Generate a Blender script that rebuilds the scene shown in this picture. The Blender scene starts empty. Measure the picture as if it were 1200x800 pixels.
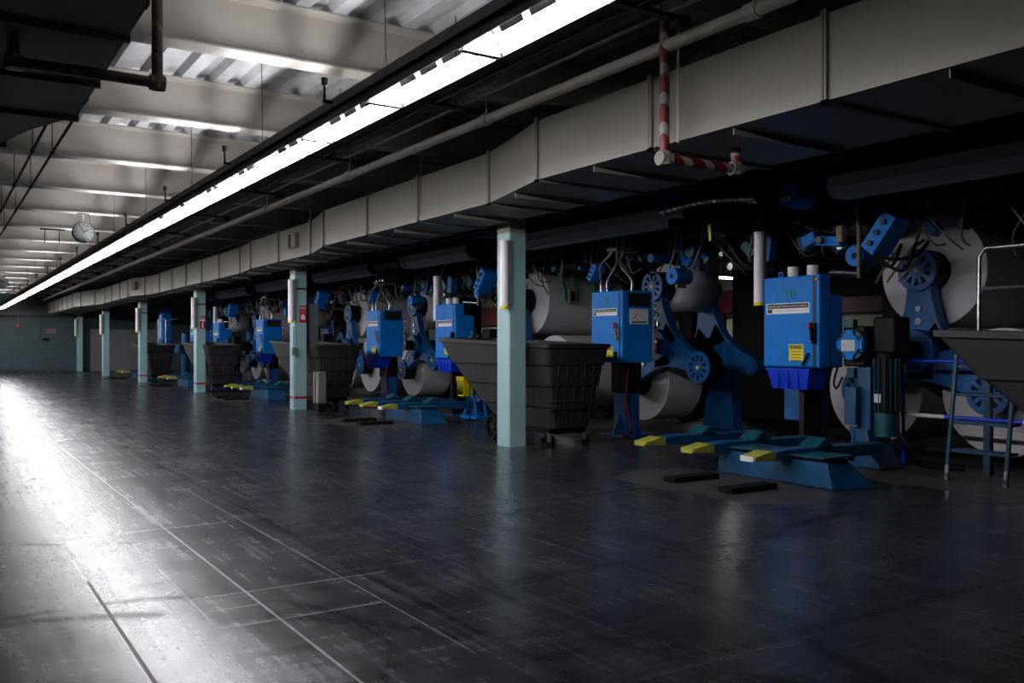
import bpy, bmesh, math, random
from mathutils import Vector, Matrix
random.seed(7)
PI = math.pi
sc = bpy.context.scene
COL = sc.collection

# ------------------------------------------------------------------ materials
def new_mat(name):
    m = bpy.data.materials.new(name); m.use_nodes = True
    nt = m.node_tree; b = nt.nodes['Principled BSDF']
    return m, nt, b

def paint(name, col, rough=.45, metal=0.0, wear=.25, scale=6.0, col2=None, spec=.5, bump=0.0, edge=None):
    """flat paint with soft mottling and grime blotches that belong to the surface"""
    m, nt, b = new_mat(name); N = nt.nodes; L = nt.links
    tc = N.new('ShaderNodeTexCoord')
    n1 = N.new('ShaderNodeTexNoise'); n1.inputs['Scale'].default_value = scale
    n1.inputs['Detail'].default_value = 6; n1.inputs['Roughness'].default_value = .65
    L.new(tc.outputs['Object'], n1.inputs['Vector'])
    r = N.new('ShaderNodeValToRGB')
    r.color_ramp.elements[0].position = .35; r.color_ramp.elements[1].position = .62
    c2 = col2 or tuple(max(0, c*(1-wear)) for c in col)
    r.color_ramp.elements[0].color = (*c2, 1); r.color_ramp.elements[1].color = (*col, 1)
    L.new(n1.outputs['Fac'], r.inputs['Fac']); L.new(r.outputs['Color'], b.inputs['Base Color'])
    mr = N.new('ShaderNodeMapRange'); mr.inputs['To Min'].default_value = max(.05, rough-.1); mr.inputs['To Max'].default_value = min(1, rough+.15)
    L.new(n1.outputs['Fac'], mr.inputs['Value']); L.new(mr.outputs['Result'], b.inputs['Roughness'])
    b.inputs['Metallic'].default_value = metal
    b.inputs['Specular IOR Level'].default_value = spec
    if bump:
        bp = N.new('ShaderNodeBump'); bp.inputs['Strength'].default_value = bump; bp.inputs['Distance'].default_value = .01
        L.new(n1.outputs['Fac'], bp.inputs['Height']); L.new(bp.outputs['Normal'], b.inputs['Normal'])
    return m

def glow(name, col, strength):
    m, nt, b = new_mat(name)
    b.inputs['Base Color'].default_value = (.9, .9, .9, 1)
    b.inputs['Emission Color'].default_value = (*col, 1)
    b.inputs['Emission Strength'].default_value = strength
    return m

def stripes(name, c1, c2, period=.12, duty=.5, tilt=.6):
    """painted diagonal bands round a pipe"""
    m, nt, b = new_mat(name); N = nt.nodes; L = nt.links
    tc = N.new('ShaderNodeTexCoord'); sp = N.new('ShaderNodeSeparateXYZ'); L.new(tc.outputs['Object'], sp.inputs[0])
    def M(op, a, bb=None):
        n = N.new('ShaderNodeMath'); n.operation = op
        for i, v in enumerate((a, bb)):
            if v is None: continue
            if isinstance(v, (int, float)): n.inputs[i].default_value = v
            else: L.new(v, n.inputs[i])
        return n.outputs[0]
    s = M('ADD', M('ADD', sp.outputs[2], sp.outputs[0]), M('MULTIPLY', sp.outputs[1], tilt))
    fr = M('FRACT', M('DIVIDE', M('ADD', s, 50), period))
    k = M('GREATER_THAN', fr, duty)
    mx = N.new('ShaderNodeMix'); mx.data_type = 'RGBA'; L.new(k, mx.inputs[0])
    mx.inputs[6].default_value = (*c1, 1); mx.inputs[7].default_value = (*c2, 1)
    L.new(mx.outputs[2], b.inputs['Base Color']); b.inputs['Roughness'].default_value = .5
    return m

def floor_mat():
    m, nt, b = new_mat('polished_concrete'); N = nt.nodes; L = nt.links
    tc = N.new('ShaderNodeTexCoord'); sp = N.new('ShaderNodeSeparateXYZ'); L.new(tc.outputs['Object'], sp.inputs[0])
    X, Y = sp.outputs[0], sp.outputs[1]
    def M(op, a, bb=None, cc=None, clamp=False):
        n = N.new('ShaderNodeMath'); n.operation = op; n.use_clamp = clamp
        for i, v in enumerate((a, bb, cc)):
            if v is None: continue
            if isinstance(v, (int, float)): n.inputs[i].default_value = v
            else: L.new(v, n.inputs[i])
        return n.outputs[0]
    def noise(scale, sx=1, sy=1, detail=5, rough=.6, dist=0, off=0):
        mp = N.new('ShaderNodeMapping'); mp.inputs['Scale'].default_value = (sx, sy, 1); mp.inputs['Location'].default_value = (off, off*.7, 0)
        L.new(tc.outputs['Object'], mp.inputs['Vector'])
        n = N.new('ShaderNodeTexNoise'); n.inputs['Scale'].default_value = scale; n.inputs['Detail'].default_value = detail
        n.inputs['Roughness'].default_value = rough; n.inputs['Distortion'].default_value = dist
        L.new(mp.outputs[0], n.inputs['Vector']); return n.outputs['Fac']
    def ss(v, lo, hi):
        n = N.new('ShaderNodeMapRange'); n.interpolation_type = 'SMOOTHSTEP'
        n.inputs['From Min'].default_value = lo; n.inputs['From Max'].default_value = hi
        L.new(v, n.inputs['Value']); return n.outputs[0]
    wob = M('MULTIPLY', M('SUBTRACT', noise(1.1, off=3), .5), .06)
    fine = noise(30, 1, 1, 4, .7, off=5)
    def line(coord, pos, half, soft=.5, w=None):        # 1 on the line, 0 off it
        d = M('ABSOLUTE', M('SUBTRACT', M('ADD', coord, w) if w is not None else coord, pos))
        n = N.new('ShaderNodeMapRange'); n.interpolation_type = 'SMOOTHSTEP'
        n.inputs['From Min'].default_value = half*(1+soft); n.inputs['From Max'].default_value = half*(1-soft)
        L.new(d, n.inputs['Value']); return n.outputs[0]
    def seg(coord, lo, hi, soft=.1):
        return M('MULTIPLY', ss(coord, lo-soft, lo+soft), M('SUBTRACT', 1, ss(coord, hi-soft, hi+soft)))
    def arc(cx, cy, r, half, w=None):
        dx = M('SUBTRACT', X, cx); dy = M('SUBTRACT', Y, cy)
        rr = M('SQRT', M('ADD', M('MULTIPLY', dx, dx), M('MULTIPLY', dy, dy)))
        return line(rr, r, half, .8, w)
    def mix(f, a, bb):
        n = N.new('ShaderNodeMix'); n.data_type = 'RGBA'
        if isinstance(f, (int, float)): n.inputs[0].default_value = f
        else: L.new(f, n.inputs[0])
        for i, v in ((6, a), (7, bb)):
            if isinstance(v, tuple): n.inputs[i].default_value = (*v, 1)
            else: L.new(v, n.inputs[i])
        return n.outputs[2]
    big = noise(.55, 1, .7, 5, .65, .4)
    mid = noise(2.6, 1, .5, 3, .5, .1, off=9)
    streak = noise(5, 1.3, .12, 4, .55, .3, off=2)      # wheel wear along the aisle
    streak2 = noise(4, .15, 1.4, 3, .5, .1, off=12)
    c = mix(ss(big, .25, .75), FLOOR_A, FLOOR_B)
    c = mix(M('MULTIPLY', ss(mid, .3, .75), .45), c, FLOOR_C)
    c = mix(M('MULTIPLY', ss(streak, .4, .85), .5), c, FLOOR_D)
    c = mix(M('MULTIPLY', ss(streak2, .6, .8), .3), c, FLOOR_D)
    scr = noise(16, 1.6, .05, 3, .6, .05, off=21); scr2 = noise(11, .06, 1.3, 3, .6, .1, off=31); cloud = noise(1.7, 1, .8, 4, .6, 1.2, off=41)
    c = mix(M('MULTIPLY', ss(scr, .48, .74), .38), c, (.055, .055, .06))
    c = mix(M('MULTIPLY', ss(scr2, .5, .75), .35), c, (.05, .05, .055))
    c = mix(M('MULTIPLY', ss(cloud, .42, .7), .4), c, (.035, .035, .039))
    # dark tyre bands and turning arcs
    dark = M('MULTIPLY', line(X, 1.86, .045, .9, wob), ss(streak, .25, .5))
    for px_, hw, s_ in ((2.38, .10, .5), (3.05, .05, .45), (3.6, .09, .35), (2.05, .05, .5)):
        dark = M('MAXIMUM', dark, M('MULTIPLY', line(X, px_, hw, .9, wob), s_))
    for py_, a_, b__ in ((2.45, 1.8, 4.4), (3.75, 1.7, 4.6), (5.3, 1.8, 5.0), (6.9, 2.0, 5.0), (9.7, 1.0, 5)):
        dark = M('MAXIMUM', dark, M('MULTIPLY', M('MULTIPLY', line(Y, py_, .035, .9, wob), seg(X, a_, b__, .3)), .75))
    for cx, cy, r, hw in ((.55, 3.45, .95, .035), (1.5, 7.3, 1.7, .03), (5.3, 1.4, 2.6, .05), (4.6, 3.2, 2.4, .04), (-.4, 1.9, 2.5, .05)):
        dark = M('MAXIMUM', dark, M('MULTIPLY', arc(cx, cy, r, hw, wob), ss(mid, .4, .55)))
    c = mix(M('MULTIPLY', dark, .6), c, (.006, .006, .008))
    # saw cut joints along the aisle, filled pale or left dark
    jl = M('MULTIPLY', line(X, .645, .0075, .4), 1)
    c = mix(M('MULTIPLY', jl, seg(Y, -3, 4.85, .05)), c, (.004, .004, .005))
    cut = M('MULTIPLY', line(X, 1.24, .006, .5), ss(fine, .2, .35))
    cut = M('MAXIMUM', cut, M('MULTIPLY', M('MULTIPLY', line(X, .985, .005, .5), seg(Y, 3.9, 8.5)), .8))
    cut = M('MAXIMUM', cut, M('MULTIPLY', M('MULTIPLY', line(X, 1.72, .004, .5), seg(Y, 3.0, 7.5)), .5))
    for py_, a_, b__ in ((4.25, .98, 1.95), (3.75, 1.0, 1.7), (4.02, .7, 1.24), (6.0, .4, 1.6)):
        cut = M('MAXIMUM', cut, M('MULTIPLY', M('MULTIPLY', line(Y, py_, .006, .5), seg(X, a_, b__, .02)), .6))
    cut = M('MAXIMUM', cut, M('MULTIPLY', line(M('SUBTRACT', M('FRACT', M('DIVIDE', Y, 4.8)), .5), 0, .0010, .5), .10))
    c = mix(M('MULTIPLY', cut, .9), c, (.24, .24, .25))
    # pale swept patches by the black plates, periodic with the press bays
    yy = M('SUBTRACT', M('MULTIPLY', M('FRACT', M('DIVIDE', M('ADD', Y, -1.85), 7.2)), 7.2), 3.6)  # 0 at Y = 5.45 + 7.2k
    ex = M('DIVIDE', M('SUBTRACT', X, 5.55), .62); ey = M('DIVIDE', yy, 1.15)
    rr = M('ADD', M('SQRT', M('ADD', M('MULTIPLY', ex, ex), M('MULTIPLY', ey, ey))), M('MULTIPLY', M('SUBTRACT', mid, .5), .9))
    pale = M('SUBTRACT', 1, ss(rr, .85, 1.0))
    c = mix(M('MULTIPLY', pale, .6), c, (.05, .048, .046))
    yc = M('SUBTRACT', M('MULTIPLY', M('FRACT', M('DIVIDE', M('ADD', Y, -5.2), 7.2)), 7.2), 3.6)
    e2 = M('ADD', M('SQRT', M('ADD', M('POWER', M('DIVIDE', M('SUBTRACT', X, 5.5), .4), 2), M('POWER', M('DIVIDE', yc, .45), 2))), M('MULTIPLY', M('SUBTRACT', mid, .5), 1.2))
    c = mix(M('MULTIPLY', M('SUBTRACT', 1, ss(e2, .8, 1.0)), .55), c, (.06, .06, .058))
    # under the presses: bare tan / grey concrete with paper dust
    inn = M('MULTIPLY', ss(M('ADD', X, M('MULTIPLY', M('SUBTRACT', mid, .5), .8)), 6.7, 6.95), ss(big, .38, .52))
    c = mix(M('MULTIPLY', inn, .6), c, (.085, .072, .06))
    # specks of litter ground in
    vor = N.new('ShaderNodeTexVoronoi'); vor.inputs['Scale'].default_value = 1.5; L.new(tc.outputs['Object'], vor.inputs['Vector'])
    spk = M('SUBTRACT', 1, ss(M('ADD', vor.outputs['Distance'], M('MULTIPLY', fine, .02)), .022, .034))
    c = mix(M('MULTIPLY', spk, .5), c, (.09, .08, .06))
    L.new(c, b.inputs['Base Color'])
    rg = M('ADD', M('MULTIPLY', ss(cloud, .25, .75), .04), M('ADD', M('MULTIPLY', ss(scr2, .25, .8), .04), M('MULTIPLY', ss(scr, .25, .8), .06)))
    rg = M('ADD', rg, FLOOR_ROUGH); rg = M('ADD', rg, M('MULTIPLY', M('MAXIMUM', pale, inn), .25)); rg = M('ADD', rg, M('MULTIPLY', dark, .03)); rg = M('ADD', rg, M('MULTIPLY', M('MAXIMUM', cut, M('MULTIPLY', jl, seg(Y, -3, 4.85, .05))), .12))
    L.new(rg, b.inputs['Roughness'])
    L.new(M('MULTIPLY', M('MULTIPLY', M('ADD', .1, M('ADD', M('MULTIPLY', ss(scr, .3, .7), .35), M('ADD', M('MULTIPLY', ss(scr2, .3, .7), .3), M('MULTIPLY', ss(cloud, .3, .65), .6)))), M('SUBTRACT', 1, M('MULTIPLY', M('MAXIMUM', dark, M('MULTIPLY', jl, seg(Y, -3, 4.85, .05))), .8))), FLOOR_SPEC), b.inputs['Specular IOR Level'])
    b.inputs['Specular Tint'].default_value = (.82, .82, 1, 1)
    bp = N.new('ShaderNodeBump'); bp.inputs['Strength'].default_value = .06; bp.inputs['Distance'].default_value = .002
    hgt = M('SUBTRACT', M('ADD', M('MULTIPLY', mid, .05), M('MULTIPLY', streak, .2)), M('MULTIPLY', jl, 1.5))
    L.new(hgt, bp.inputs['Height']); L.new(bp.outputs[0], b.inputs['Normal'])
    return m

def block_wall_mat():
    m, nt, b = new_mat('painted_block'); N = nt.nodes; L = nt.links
    tc = N.new('ShaderNodeTexCoord'); mp = N.new('ShaderNodeMapping'); mp.inputs['Rotation'].default_value = (PI/2, 0, 0)
    L.new(tc.outputs['Object'], mp.inputs['Vector'])
    br = N.new('ShaderNodeTexBrick'); br.inputs['Scale'].default_value = 1
    br.inputs['Brick Width'].default_value = .4; br.inputs['Row Height'].default_value = .2
    br.inputs['Mortar Size'].default_value = .008; br.inputs['Bias'].default_value = -.3
    br.inputs['Color1'].default_value = (.055, .095, .105, 1); br.inputs['Color2'].default_value = (.045, .082, .095, 1); br.inputs['Mortar'].default_value = (.025, .048, .055, 1)
    L.new(mp.outputs[0], br.inputs['Vector'])
    n = N.new('ShaderNodeTexNoise'); n.inputs['Scale'].default_value = .7; L.new(tc.outputs['Object'], n.inputs['Vector'])
    mx = N.new('ShaderNodeMix'); mx.data_type = 'RGBA'; mx.blend_type = 'MULTIPLY'; mx.inputs[0].default_value = .5
    L.new(br.outputs['Color'], mx.inputs[6]); L.new(n.outputs['Fac'], mx.inputs[7])
    L.new(mx.outputs[2], b.inputs['Base Color']); b.inputs['Roughness'].default_value = .6
    return m

def paper_mat(name, col, rings=True):
    """paper reel: faint concentric winding rings on the end, smooth sheet on the body (axis along X)"""
    m, nt, b = new_mat(name); N = nt.nodes; L = nt.links
    tc = N.new('ShaderNodeTexCoord'); mp = N.new('ShaderNodeMapping'); mp.inputs['Scale'].default_value = (.02, 1, 1)
    L.new(tc.outputs['Object'], mp.inputs['Vector'])
    w = N.new('ShaderNodeTexWave'); w.wave_type = 'RINGS'; w.rings_direction = 'X'; w.inputs['Scale'].default_value = 11
    w.inputs['Distortion'].default_value = 1.2; w.inputs['Detail'].default_value = 3
    L.new(mp.outputs[0], w.inputs['Vector'])
    n = N.new('ShaderNodeTexNoise'); n.inputs['Scale'].default_value = 9; n.inputs['Detail'].default_value = 5; L.new(tc.outputs['Object'], n.inputs['Vector'])
    mx = N.new('ShaderNodeMix'); mx.data_type = 'FLOAT'; mx.inputs[0].default_value = .6
    L.new(w.outputs['Fac'], mx.inputs[2]); L.new(n.outputs['Fac'], mx.inputs[3])
    r = N.new('ShaderNodeValToRGB'); r.color_ramp.elements[0].color = (*[c*.82 for c in col], 1); r.color_ramp.elements[1].color = (*col, 1)
    L.new(mx.outputs[0], r.inputs['Fac']); L.new(r.outputs['Color'], b.inputs['Base Color'])
    b.inputs['Roughness'].default_value = .75
    return m

FLOOR_A = (.007, .0075, .010); FLOOR_B = (.014, .0145, .018); FLOOR_C = (.02, .02, .024); FLOOR_D = (.03, .03, .034)
FLOOR_ROUGH = .19; FLOOR_SPEC = .25
LIGHT = 112.0
M = dict(
    floor=floor_mat(), wall=block_wall_mat(),
    dark_wall=paint('dark_wall', (.05, .06, .065), .8), pale_wall=paint('pale_green_wall', (.42, .46, .36), .7, wear=.12, scale=1.5),
    beam=paint('cream_steel', (.37, .345, .305), .5, wear=.15, scale=1.6), deck=paint('galvanised_deck', (.42, .42, .43), .45, wear=.3, scale=2.5),
    duct=paint('cream_duct', (.225, .208, .175), .5, wear=.10, scale=1.3), duct_seam=paint('cream_seam', (.20, .185, .155), .5, wear=.2, scale=4),
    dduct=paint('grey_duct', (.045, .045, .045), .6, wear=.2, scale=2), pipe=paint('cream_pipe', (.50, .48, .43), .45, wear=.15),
    teal=paint('pale_teal_paint', (.32, .50, .53), .42, wear=.10, scale=3, bump=.05), beige=paint('beige_paint', (.30, .28, .22), .5, wear=.1),
    blue=paint('azure_enamel', (.0, .19, .66), .42, wear=.15, scale=3.5, spec=.2), blue3=paint('scuffed_dimmed_blue', (.002, .065, .17), .42, wear=.4, scale=8), blue2=paint('oily_blue_enamel', (.001, .105, .34), .45, wear=.5, scale=6),  # blue3: oily, scuffed enamel with vignette darkening mixed into its colour
    teal_blue=paint('teal_machine_enamel', (.003, .075, .11), .42, wear=.5, scale=7), deep=paint('deep_blue_plastic', (.0, .04, .62), .35, wear=.15),
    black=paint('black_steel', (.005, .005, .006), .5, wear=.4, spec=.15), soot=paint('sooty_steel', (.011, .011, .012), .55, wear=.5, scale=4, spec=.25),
    rubber=paint('black_rubber', (.006, .006, .006), .8, spec=.1), tub=paint('charcoal_plastic', (.016, .0165, .019), .55, wear=.3, scale=4, bump=.1),
    tub_in=paint('worn_charcoal', (.012, .012, .012), .8), steel=paint('bare_steel', (.55, .55, .56), .3, metal=1, wear=.3, scale=9),
    chrome=paint('bright_roller', (.6, .6, .62), .4, metal=1, wear=.2), rust=paint('oily_brown_pipe', (.16, .11, .055), .45, wear=.5, scale=12),
    trough=paint('grey_enamel_trough', (.46, .46, .48), .5, wear=.15, scale=2), grey=paint('grey_steel', (.20, .215, .23), .5, wear=.2),
    white=paint('white_enamel', (.80, .80, .80), .35, wear=.05), refl=paint('reflector_white', (.93, .93, .93), .4, wear=.02), guard=paint('milky_lamp_guard', (.86, .84, .86), .3, wear=.05),
    brown=paint('brown_channel', (.075, .055, .045), .5, wear=.5, scale=5), tray=paint('navy_tray', (.012, .013, .022), .5, wear=.3),
    yellow=paint('worn_yellow', (.42, .39, .03), .5, col2=(.25, .24, .04), scale=14), yellow2=paint('yellow_plastic', (.85, .68, .0), .4, wear=.15),
    red=paint('red_paint', (.42, .008, .01), .45, wear=.2), green=paint('green_numeral', (.0, .22, .05), .6), ink=paint('black_ink', (.01, .01, .012), .5),
    inkg=paint('grey_ink', (.35, .35, .37), .6), orange=paint('orange_ink', (.8, .25, .05), .6), plate=paint('plate_silver', (.55, .55, .57), .4, wear=.2, scale=20),
    card=paint('grey_fibre_box', (.17, .155, .145), .8, wear=.15), tan=paint('tan_board', (.38, .28, .19), .8, wear=.2),
    strp=stripes('red_white_bands', (.13, .004, .009), (.24, .23, .22), .20, .62), strp2=stripes('dark_red_bands', (.03, .004, .004), (.06, .045, .04), .22, .75),  # strp: red and white darkened, so the weak light is in the colours
    paper=paper_mat('newsprint', (.62, .60, .63)), web=paint('newsprint_sheet', (.52, .51, .55), .7, wear=.06, scale=1),
    flex=paint('silver_flex_duct', (.45, .43, .38), .28, metal=1, wear=.4, scale=20), maroon=paint('maroon_paint', (.10, .015, .03), .5),
    dark_green=paint('dark_green_enamel', (.02, .20, .11), .4, wear=.4, scale=8), yplastic=paint('lime_tag', (.6, .65, .0), .5),
    fab_white=paint('white_plastic', (.75, .75, .78), .4), tube=glow('fluorescent_tube', (.98, .97, 1), LIGHT), tube_far=glow('far_tube', (1, .98, .92), 30),
    dial=paint('clock_dial', (.20, .22, .21), .5, wear=.1), ladder=paint('ladder_blue', (.003, .05, .12), .4, wear=.3, scale=10), gbeam=paint('girder_dark', (.06, .055, .05), .6),
)

# ------------------------------------------------------------------ mesh helpers
class MB:
    """collects shapes in world coordinates of the first bay; build() makes ONE mesh object"""
    def __init__(s): s.bm = bmesh.new()
    def box(s, x0, x1, y0, y1, z0, z1):
        v = [s.bm.verts.new((x, y, z)) for x in (x0, x1) for y in (y0, y1) for z in (z0, z1)]
        for f in ((0, 1, 3, 2), (4, 6, 7, 5), (0, 4, 5, 1), (2, 3, 7, 6), (0, 2, 6, 4), (1, 5, 7, 3)):
            s.bm.faces.new([v[i] for i in f])
        return s
    def obox(s, c, size, rot):
        """oriented box: centre, size, Matrix rotation"""
        h = [a/2 for a in size]
        v = [s.bm.verts.new(Vector(c) + rot @ Vector((x*h[0], y*h[1], z*h[2]))) for x in (-1, 1) for y in (-1, 1) for z in (-1, 1)]
        for f in ((0, 1, 3, 2), (4, 6, 7, 5), (0, 4, 5, 1), (2, 3, 7, 6), (0, 2, 6, 4), (1, 5, 7, 3)):
            s.bm.faces.new([v[i] for i in f])
        return s
    def cyl(s, p0, p1, r0, r1=None, seg=20, cap=True):
        p0, p1 = Vector(p0), Vector(p1); r1 = r0 if r1 is None else r1
        d = (p1-p0).normalized(); a = d.orthogonal().normalized(); b = d.cross(a)
        A = [s.bm.verts.new(p0 + (a*math.cos(2*PI*i/seg) + b*math.sin(2*PI*i/seg))*r0) for i in range(seg)]
        B = [s.bm.verts.new(p1 + (a*math.cos(2*PI*i/seg) + b*math.sin(2*PI*i/seg))*r1) for i in range(seg)]
        for i in range(seg):
            j = (i+1) % seg; s.bm.faces.new([A[i], A[j], B[j], B[i]])
        if cap: s.bm.faces.new(A[::-1]); s.bm.faces.new(B)
        return s
    def ring(s, cx, cy, cz, x0, x1, r_in, r_out, seg=32, a0=0, a1=2*PI):
        """annulus around an X axis"""
        full = abs(a1-a0-2*PI) < 1e-6; n = seg if full else seg+1
        R = []
        for (x, r) in ((x0, r_out), (x1, r_out), (x1, r_in), (x0, r_in)):
            R.append([s.bm.verts.new((x, cy+r*math.cos(a0+(a1-a0)*i/seg), cz+r*math.sin(a0+(a1-a0)*i/seg))) for i in range(n)])
        for i in range(seg):
            j = (i+1) % n
            for k in range(4):
                l = (k+1) % 4; s.bm.faces.new([R[k][i], R[k][j], R[l][j], R[l][i]])
        if not full:
            s.bm.faces.new([R[k][0] for k in range(4)][::-1]); s.bm.faces.new([R[k][-1] for k in range(4)])
        return s
    def tube(s, pts, r, seg=8, smooth=0):
        pts = [Vector(p) for p in pts]
        if smooth:
            q = []
            for i in range(len(pts)-1):
                p0 = pts[max(i-1, 0)]; p1 = pts[i]; p2 = pts[i+1]; p3 = pts[min(i+2, len(pts)-1)]
                for k in range(smooth):
                    t = k/smooth
                    q.append(.5*((2*p1)+(-p0+p2)*t+(2*p0-5*p1+4*p2-p3)*t*t+(-p0+3*p1-3*p2+p3)*t**3))
            pts = q+[pts[-1]]
        rings = []; up = None
        for i, p in enumerate(pts):
            d = (pts[min(i+1, len(pts)-1)]-pts[max(i-1, 0)]).normalized()
            if up is None: up = d.orthogonal().normalized()
            a = (up - d*up.dot(d)).normalized(); up = a; b = d.cross(a)
            rr = r[i % len(r)] if isinstance(r, (list, tuple)) else r
            rings.append([s.bm.verts.new(p+(a*math.cos(2*PI*k/seg)+b*math.sin(2*PI*k/seg))*rr) for k in range(seg)])
        for A, B in zip(rings, rings[1:]):
            for k in range(seg):
                j = (k+1) % seg; s.bm.faces.new([A[k], A[j], B[j], B[k]])
        s.bm.faces.new(rings[0][::-1]); s.bm.faces.new(rings[-1])
        return s
    def prism(s, poly, x0, x1, axis='x'):
        """polygon extruded along an axis; poly in the other two coordinates (y,z) / (x,z) / (x,y)"""
        def P(p, t):
            return (t, p[0], p[1]) if axis == 'x' else ((p[0], t, p[1]) if axis == 'y' else (p[0], p[1], t))
        A = [s.bm.verts.new(P(p, x0)) for p in poly]; B = [s.bm.verts.new(P(p, x1)) for p in poly]
        n = len(poly)
        for i in range(n):
            j = (i+1) % n; s.bm.faces.new([A[i], A[j], B[j], B[i]])
        s.bm.faces.new(A[::-1]); s.bm.faces.new(B)
        return s
    def loft(s, rings, closed_ends=(True, True)):
        R = [[s.bm.verts.new(p) for p in r] for r in rings]
        n = len(R[0])
        for A, B in zip(R, R[1:]):
            for k in range(n):
                j = (k+1) % n; s.bm.faces.new([A[k], A[j], B[j], B[k]])
        if closed_ends[0]: s.bm.faces.new(R[0][::-1])
        if closed_ends[1]: s.bm.faces.new(R[-1])
        return s
    def build(s, name, mat, parent=None, loc=(0, 0, 0), bevel=0, smooth=True, ang=40):
        root = parent
        while root is not None and root.parent is not None: root = root.parent
        base = Vector(root.location) if root is not None else Vector(loc)
        bmesh.ops.recalc_face_normals(s.bm, faces=s.bm.faces)
        for v in s.bm.verts: v.co -= base
        me = bpy.data.meshes.new(name); s.bm.to_mesh(me); s.bm.free()
        me.materials.append(M[mat] if isinstance(mat, str) else mat)
        if smooth:
            for p in me.polygons: p.use_smooth = True
            try: me.set_sharp_from_angle(angle=math.radians(ang))
            except Exception: pass
        o = bpy.data.objects.new(name, me); COL.objects.link(o)
        if parent is None: o.location = base
        else: o.parent = parent
        if bevel:
            m = o.modifiers.new('bevel', 'BEVEL'); m.width = bevel; m.segments = 2; m.limit_method = 'ANGLE'; m.angle_limit = math.radians(50)
        return o

def text_on(name, body, size, origin, xdir, updir, mat, parent, extrude=.001):
    """painted lettering as a thin mesh; origin = centre of the text"""
    cu = bpy.data.curves.new('lettering', 'FONT'); cu.body = body; cu.size = size; cu.extrude = extrude
    cu.align_x = 'CENTER'; cu.align_y = 'CENTER'; cu.resolution_u = 2
    t = bpy.data.objects.new('lettering', cu); COL.objects.link(t)
    dg = bpy.context.evaluated_depsgraph_get()
    me = bpy.data.meshes.new_from_object(t.evaluated_get(dg))
    bpy.data.objects.remove(t); bpy.data.curves.remove(cu)
    x = Vector(xdir).normalized(); u = Vector(updir).normalized(); n = x.cross(u)
    R = Matrix((x, u, n)).transposed()
    root = parent
    while root.parent is not None: root = root.parent
    for v in me.vertices: v.co = R @ v.co + Vector(origin) - Vector(root.location)
    me.materials.clear(); me.materials.append(M[mat])
    o = bpy.data.objects.new(name, me); COL.objects.link(o); o.parent = parent
    return o

def tag(o, label, cat, group=None, kind=None):
    if label: o['label'] = label
    if cat: o['category'] = cat
    if group: o['group'] = group
    if kind: o['kind'] = kind
    return o
def thing(name, loc, label, cat, group=None):
    o = bpy.data.objects.new(name, None); COL.objects.link(o); o.location = loc
    o.empty_display_size = .1
    return tag(o, label, cat, group)
def struct(o, label=None): 
    o['kind'] = 'structure'
    if label: o['label'] = label
    return o
def copy_tree(o, parent=None, children=None):
    c = o.copy(); COL.objects.link(c)
    if parent is not None: c.parent = parent
    for ch in [x for x in bpy.data.objects if x.parent == o]: copy_tree(ch, c)
    return c
def dup(o, d, label, drop=()):
    c = copy_tree(o); c.location = Vector(o.location)+Vector(d); c['label'] = label
    return c
BAY = 7.2

# ------------------------------------------------------------------ the room
struct(MB().box(-8, 14, -8, 45.2, -.2, 0).build('floor', 'floor'))
# corrugated steel deck, flutes running down the hall
mb = MB(); prof = []; x = -8.0
while x < 14:
    prof += [(x, 3.825), (x+.11, 3.825), (x+.145, 3.755), (x+.265, 3.755)]
    x += .3
prof += [(14.2, 3.825), (14.2, 3.86), (-8, 3.86)]
mb.prism(prof, -8, 45.4, 'y'); struct(mb.build('ceiling', 'deck', smooth=False))
struct(MB().box(-8, 14.2, 45.2, 45.4, 0, 3.9).build('wall_end', 'wall'))
struct(MB().box(-8.2, -8, -8, 45.4, 0, 3.9).build('wall_left', 'dark_wall'))
struct(MB().box(-8.2, 14.2, -8.2, -8, 0, 3.9).build('wall_back', 'dark_wall'))
struct(MB().box(14, 14.2, -8, 45.4, 0, 3.9).build('wall_right', 'pale_wall'))
struct(MB().box(-8, 14, 45.12, 45.2, 0, .12).build('baseboard_end', 'dark_wall'))
struct(MB().box(-8, 14, 44.9, 45.2, 2.47, 2.92).build('trim_1', 'gbeam'), 'dark steel beam across the top of the end wall')
struct(MB().box(13.9, 14, -8, 45.2, 1.75, 2.3).build('trim_2', 'maroon'), 'maroon band painted on the far side wall')
# roof beams every 2.4 m
for i in range(18):
    y = 2.05+2.4*i
    mb = MB().prism([(y-.11, 3.33), (y+.11, 3.33), (y+.11, 3.348), (y+.012, 3.358), (y+.012, 3.72), (y+.11, 3.735), (y+.11, 3.755), (y-.11, 3.755), (y-.11, 3.735), (y-.012, 3.72), (y-.012, 3.358), (y-.11, 3.348)], -8, 14, 'x')
    struct(mb.build('ceiling_beam', 'beam', loc=(0, y, 3.33), bevel=.004), 'cream steel I-beam running across under the metal deck')
mb = MB()
mb.prism([(5.5, 3.08), (5.78, 3.08), (5.78, 3.10), (5.65, 3.11), (5.65, 3.31), (5.78, 3.31), (5.78, 3.33), (5.5, 3.33), (5.5, 3.31), (5.63, 3.31), (5.63, 3.11), (5.5, 3.10)], -8, 45.2, 'y')
struct(mb.build('ceiling_girder', 'gbeam'), 'steel girder resting on the column tops')
# slab added above the machines to keep light out and the space dark
struct(MB().box(6.1, 13.9, -8, 44.9, 2.985, 3.1).build('ceiling_added_slab', 'black'), 'added dark slab keeping light out of the space above the presses')

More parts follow.
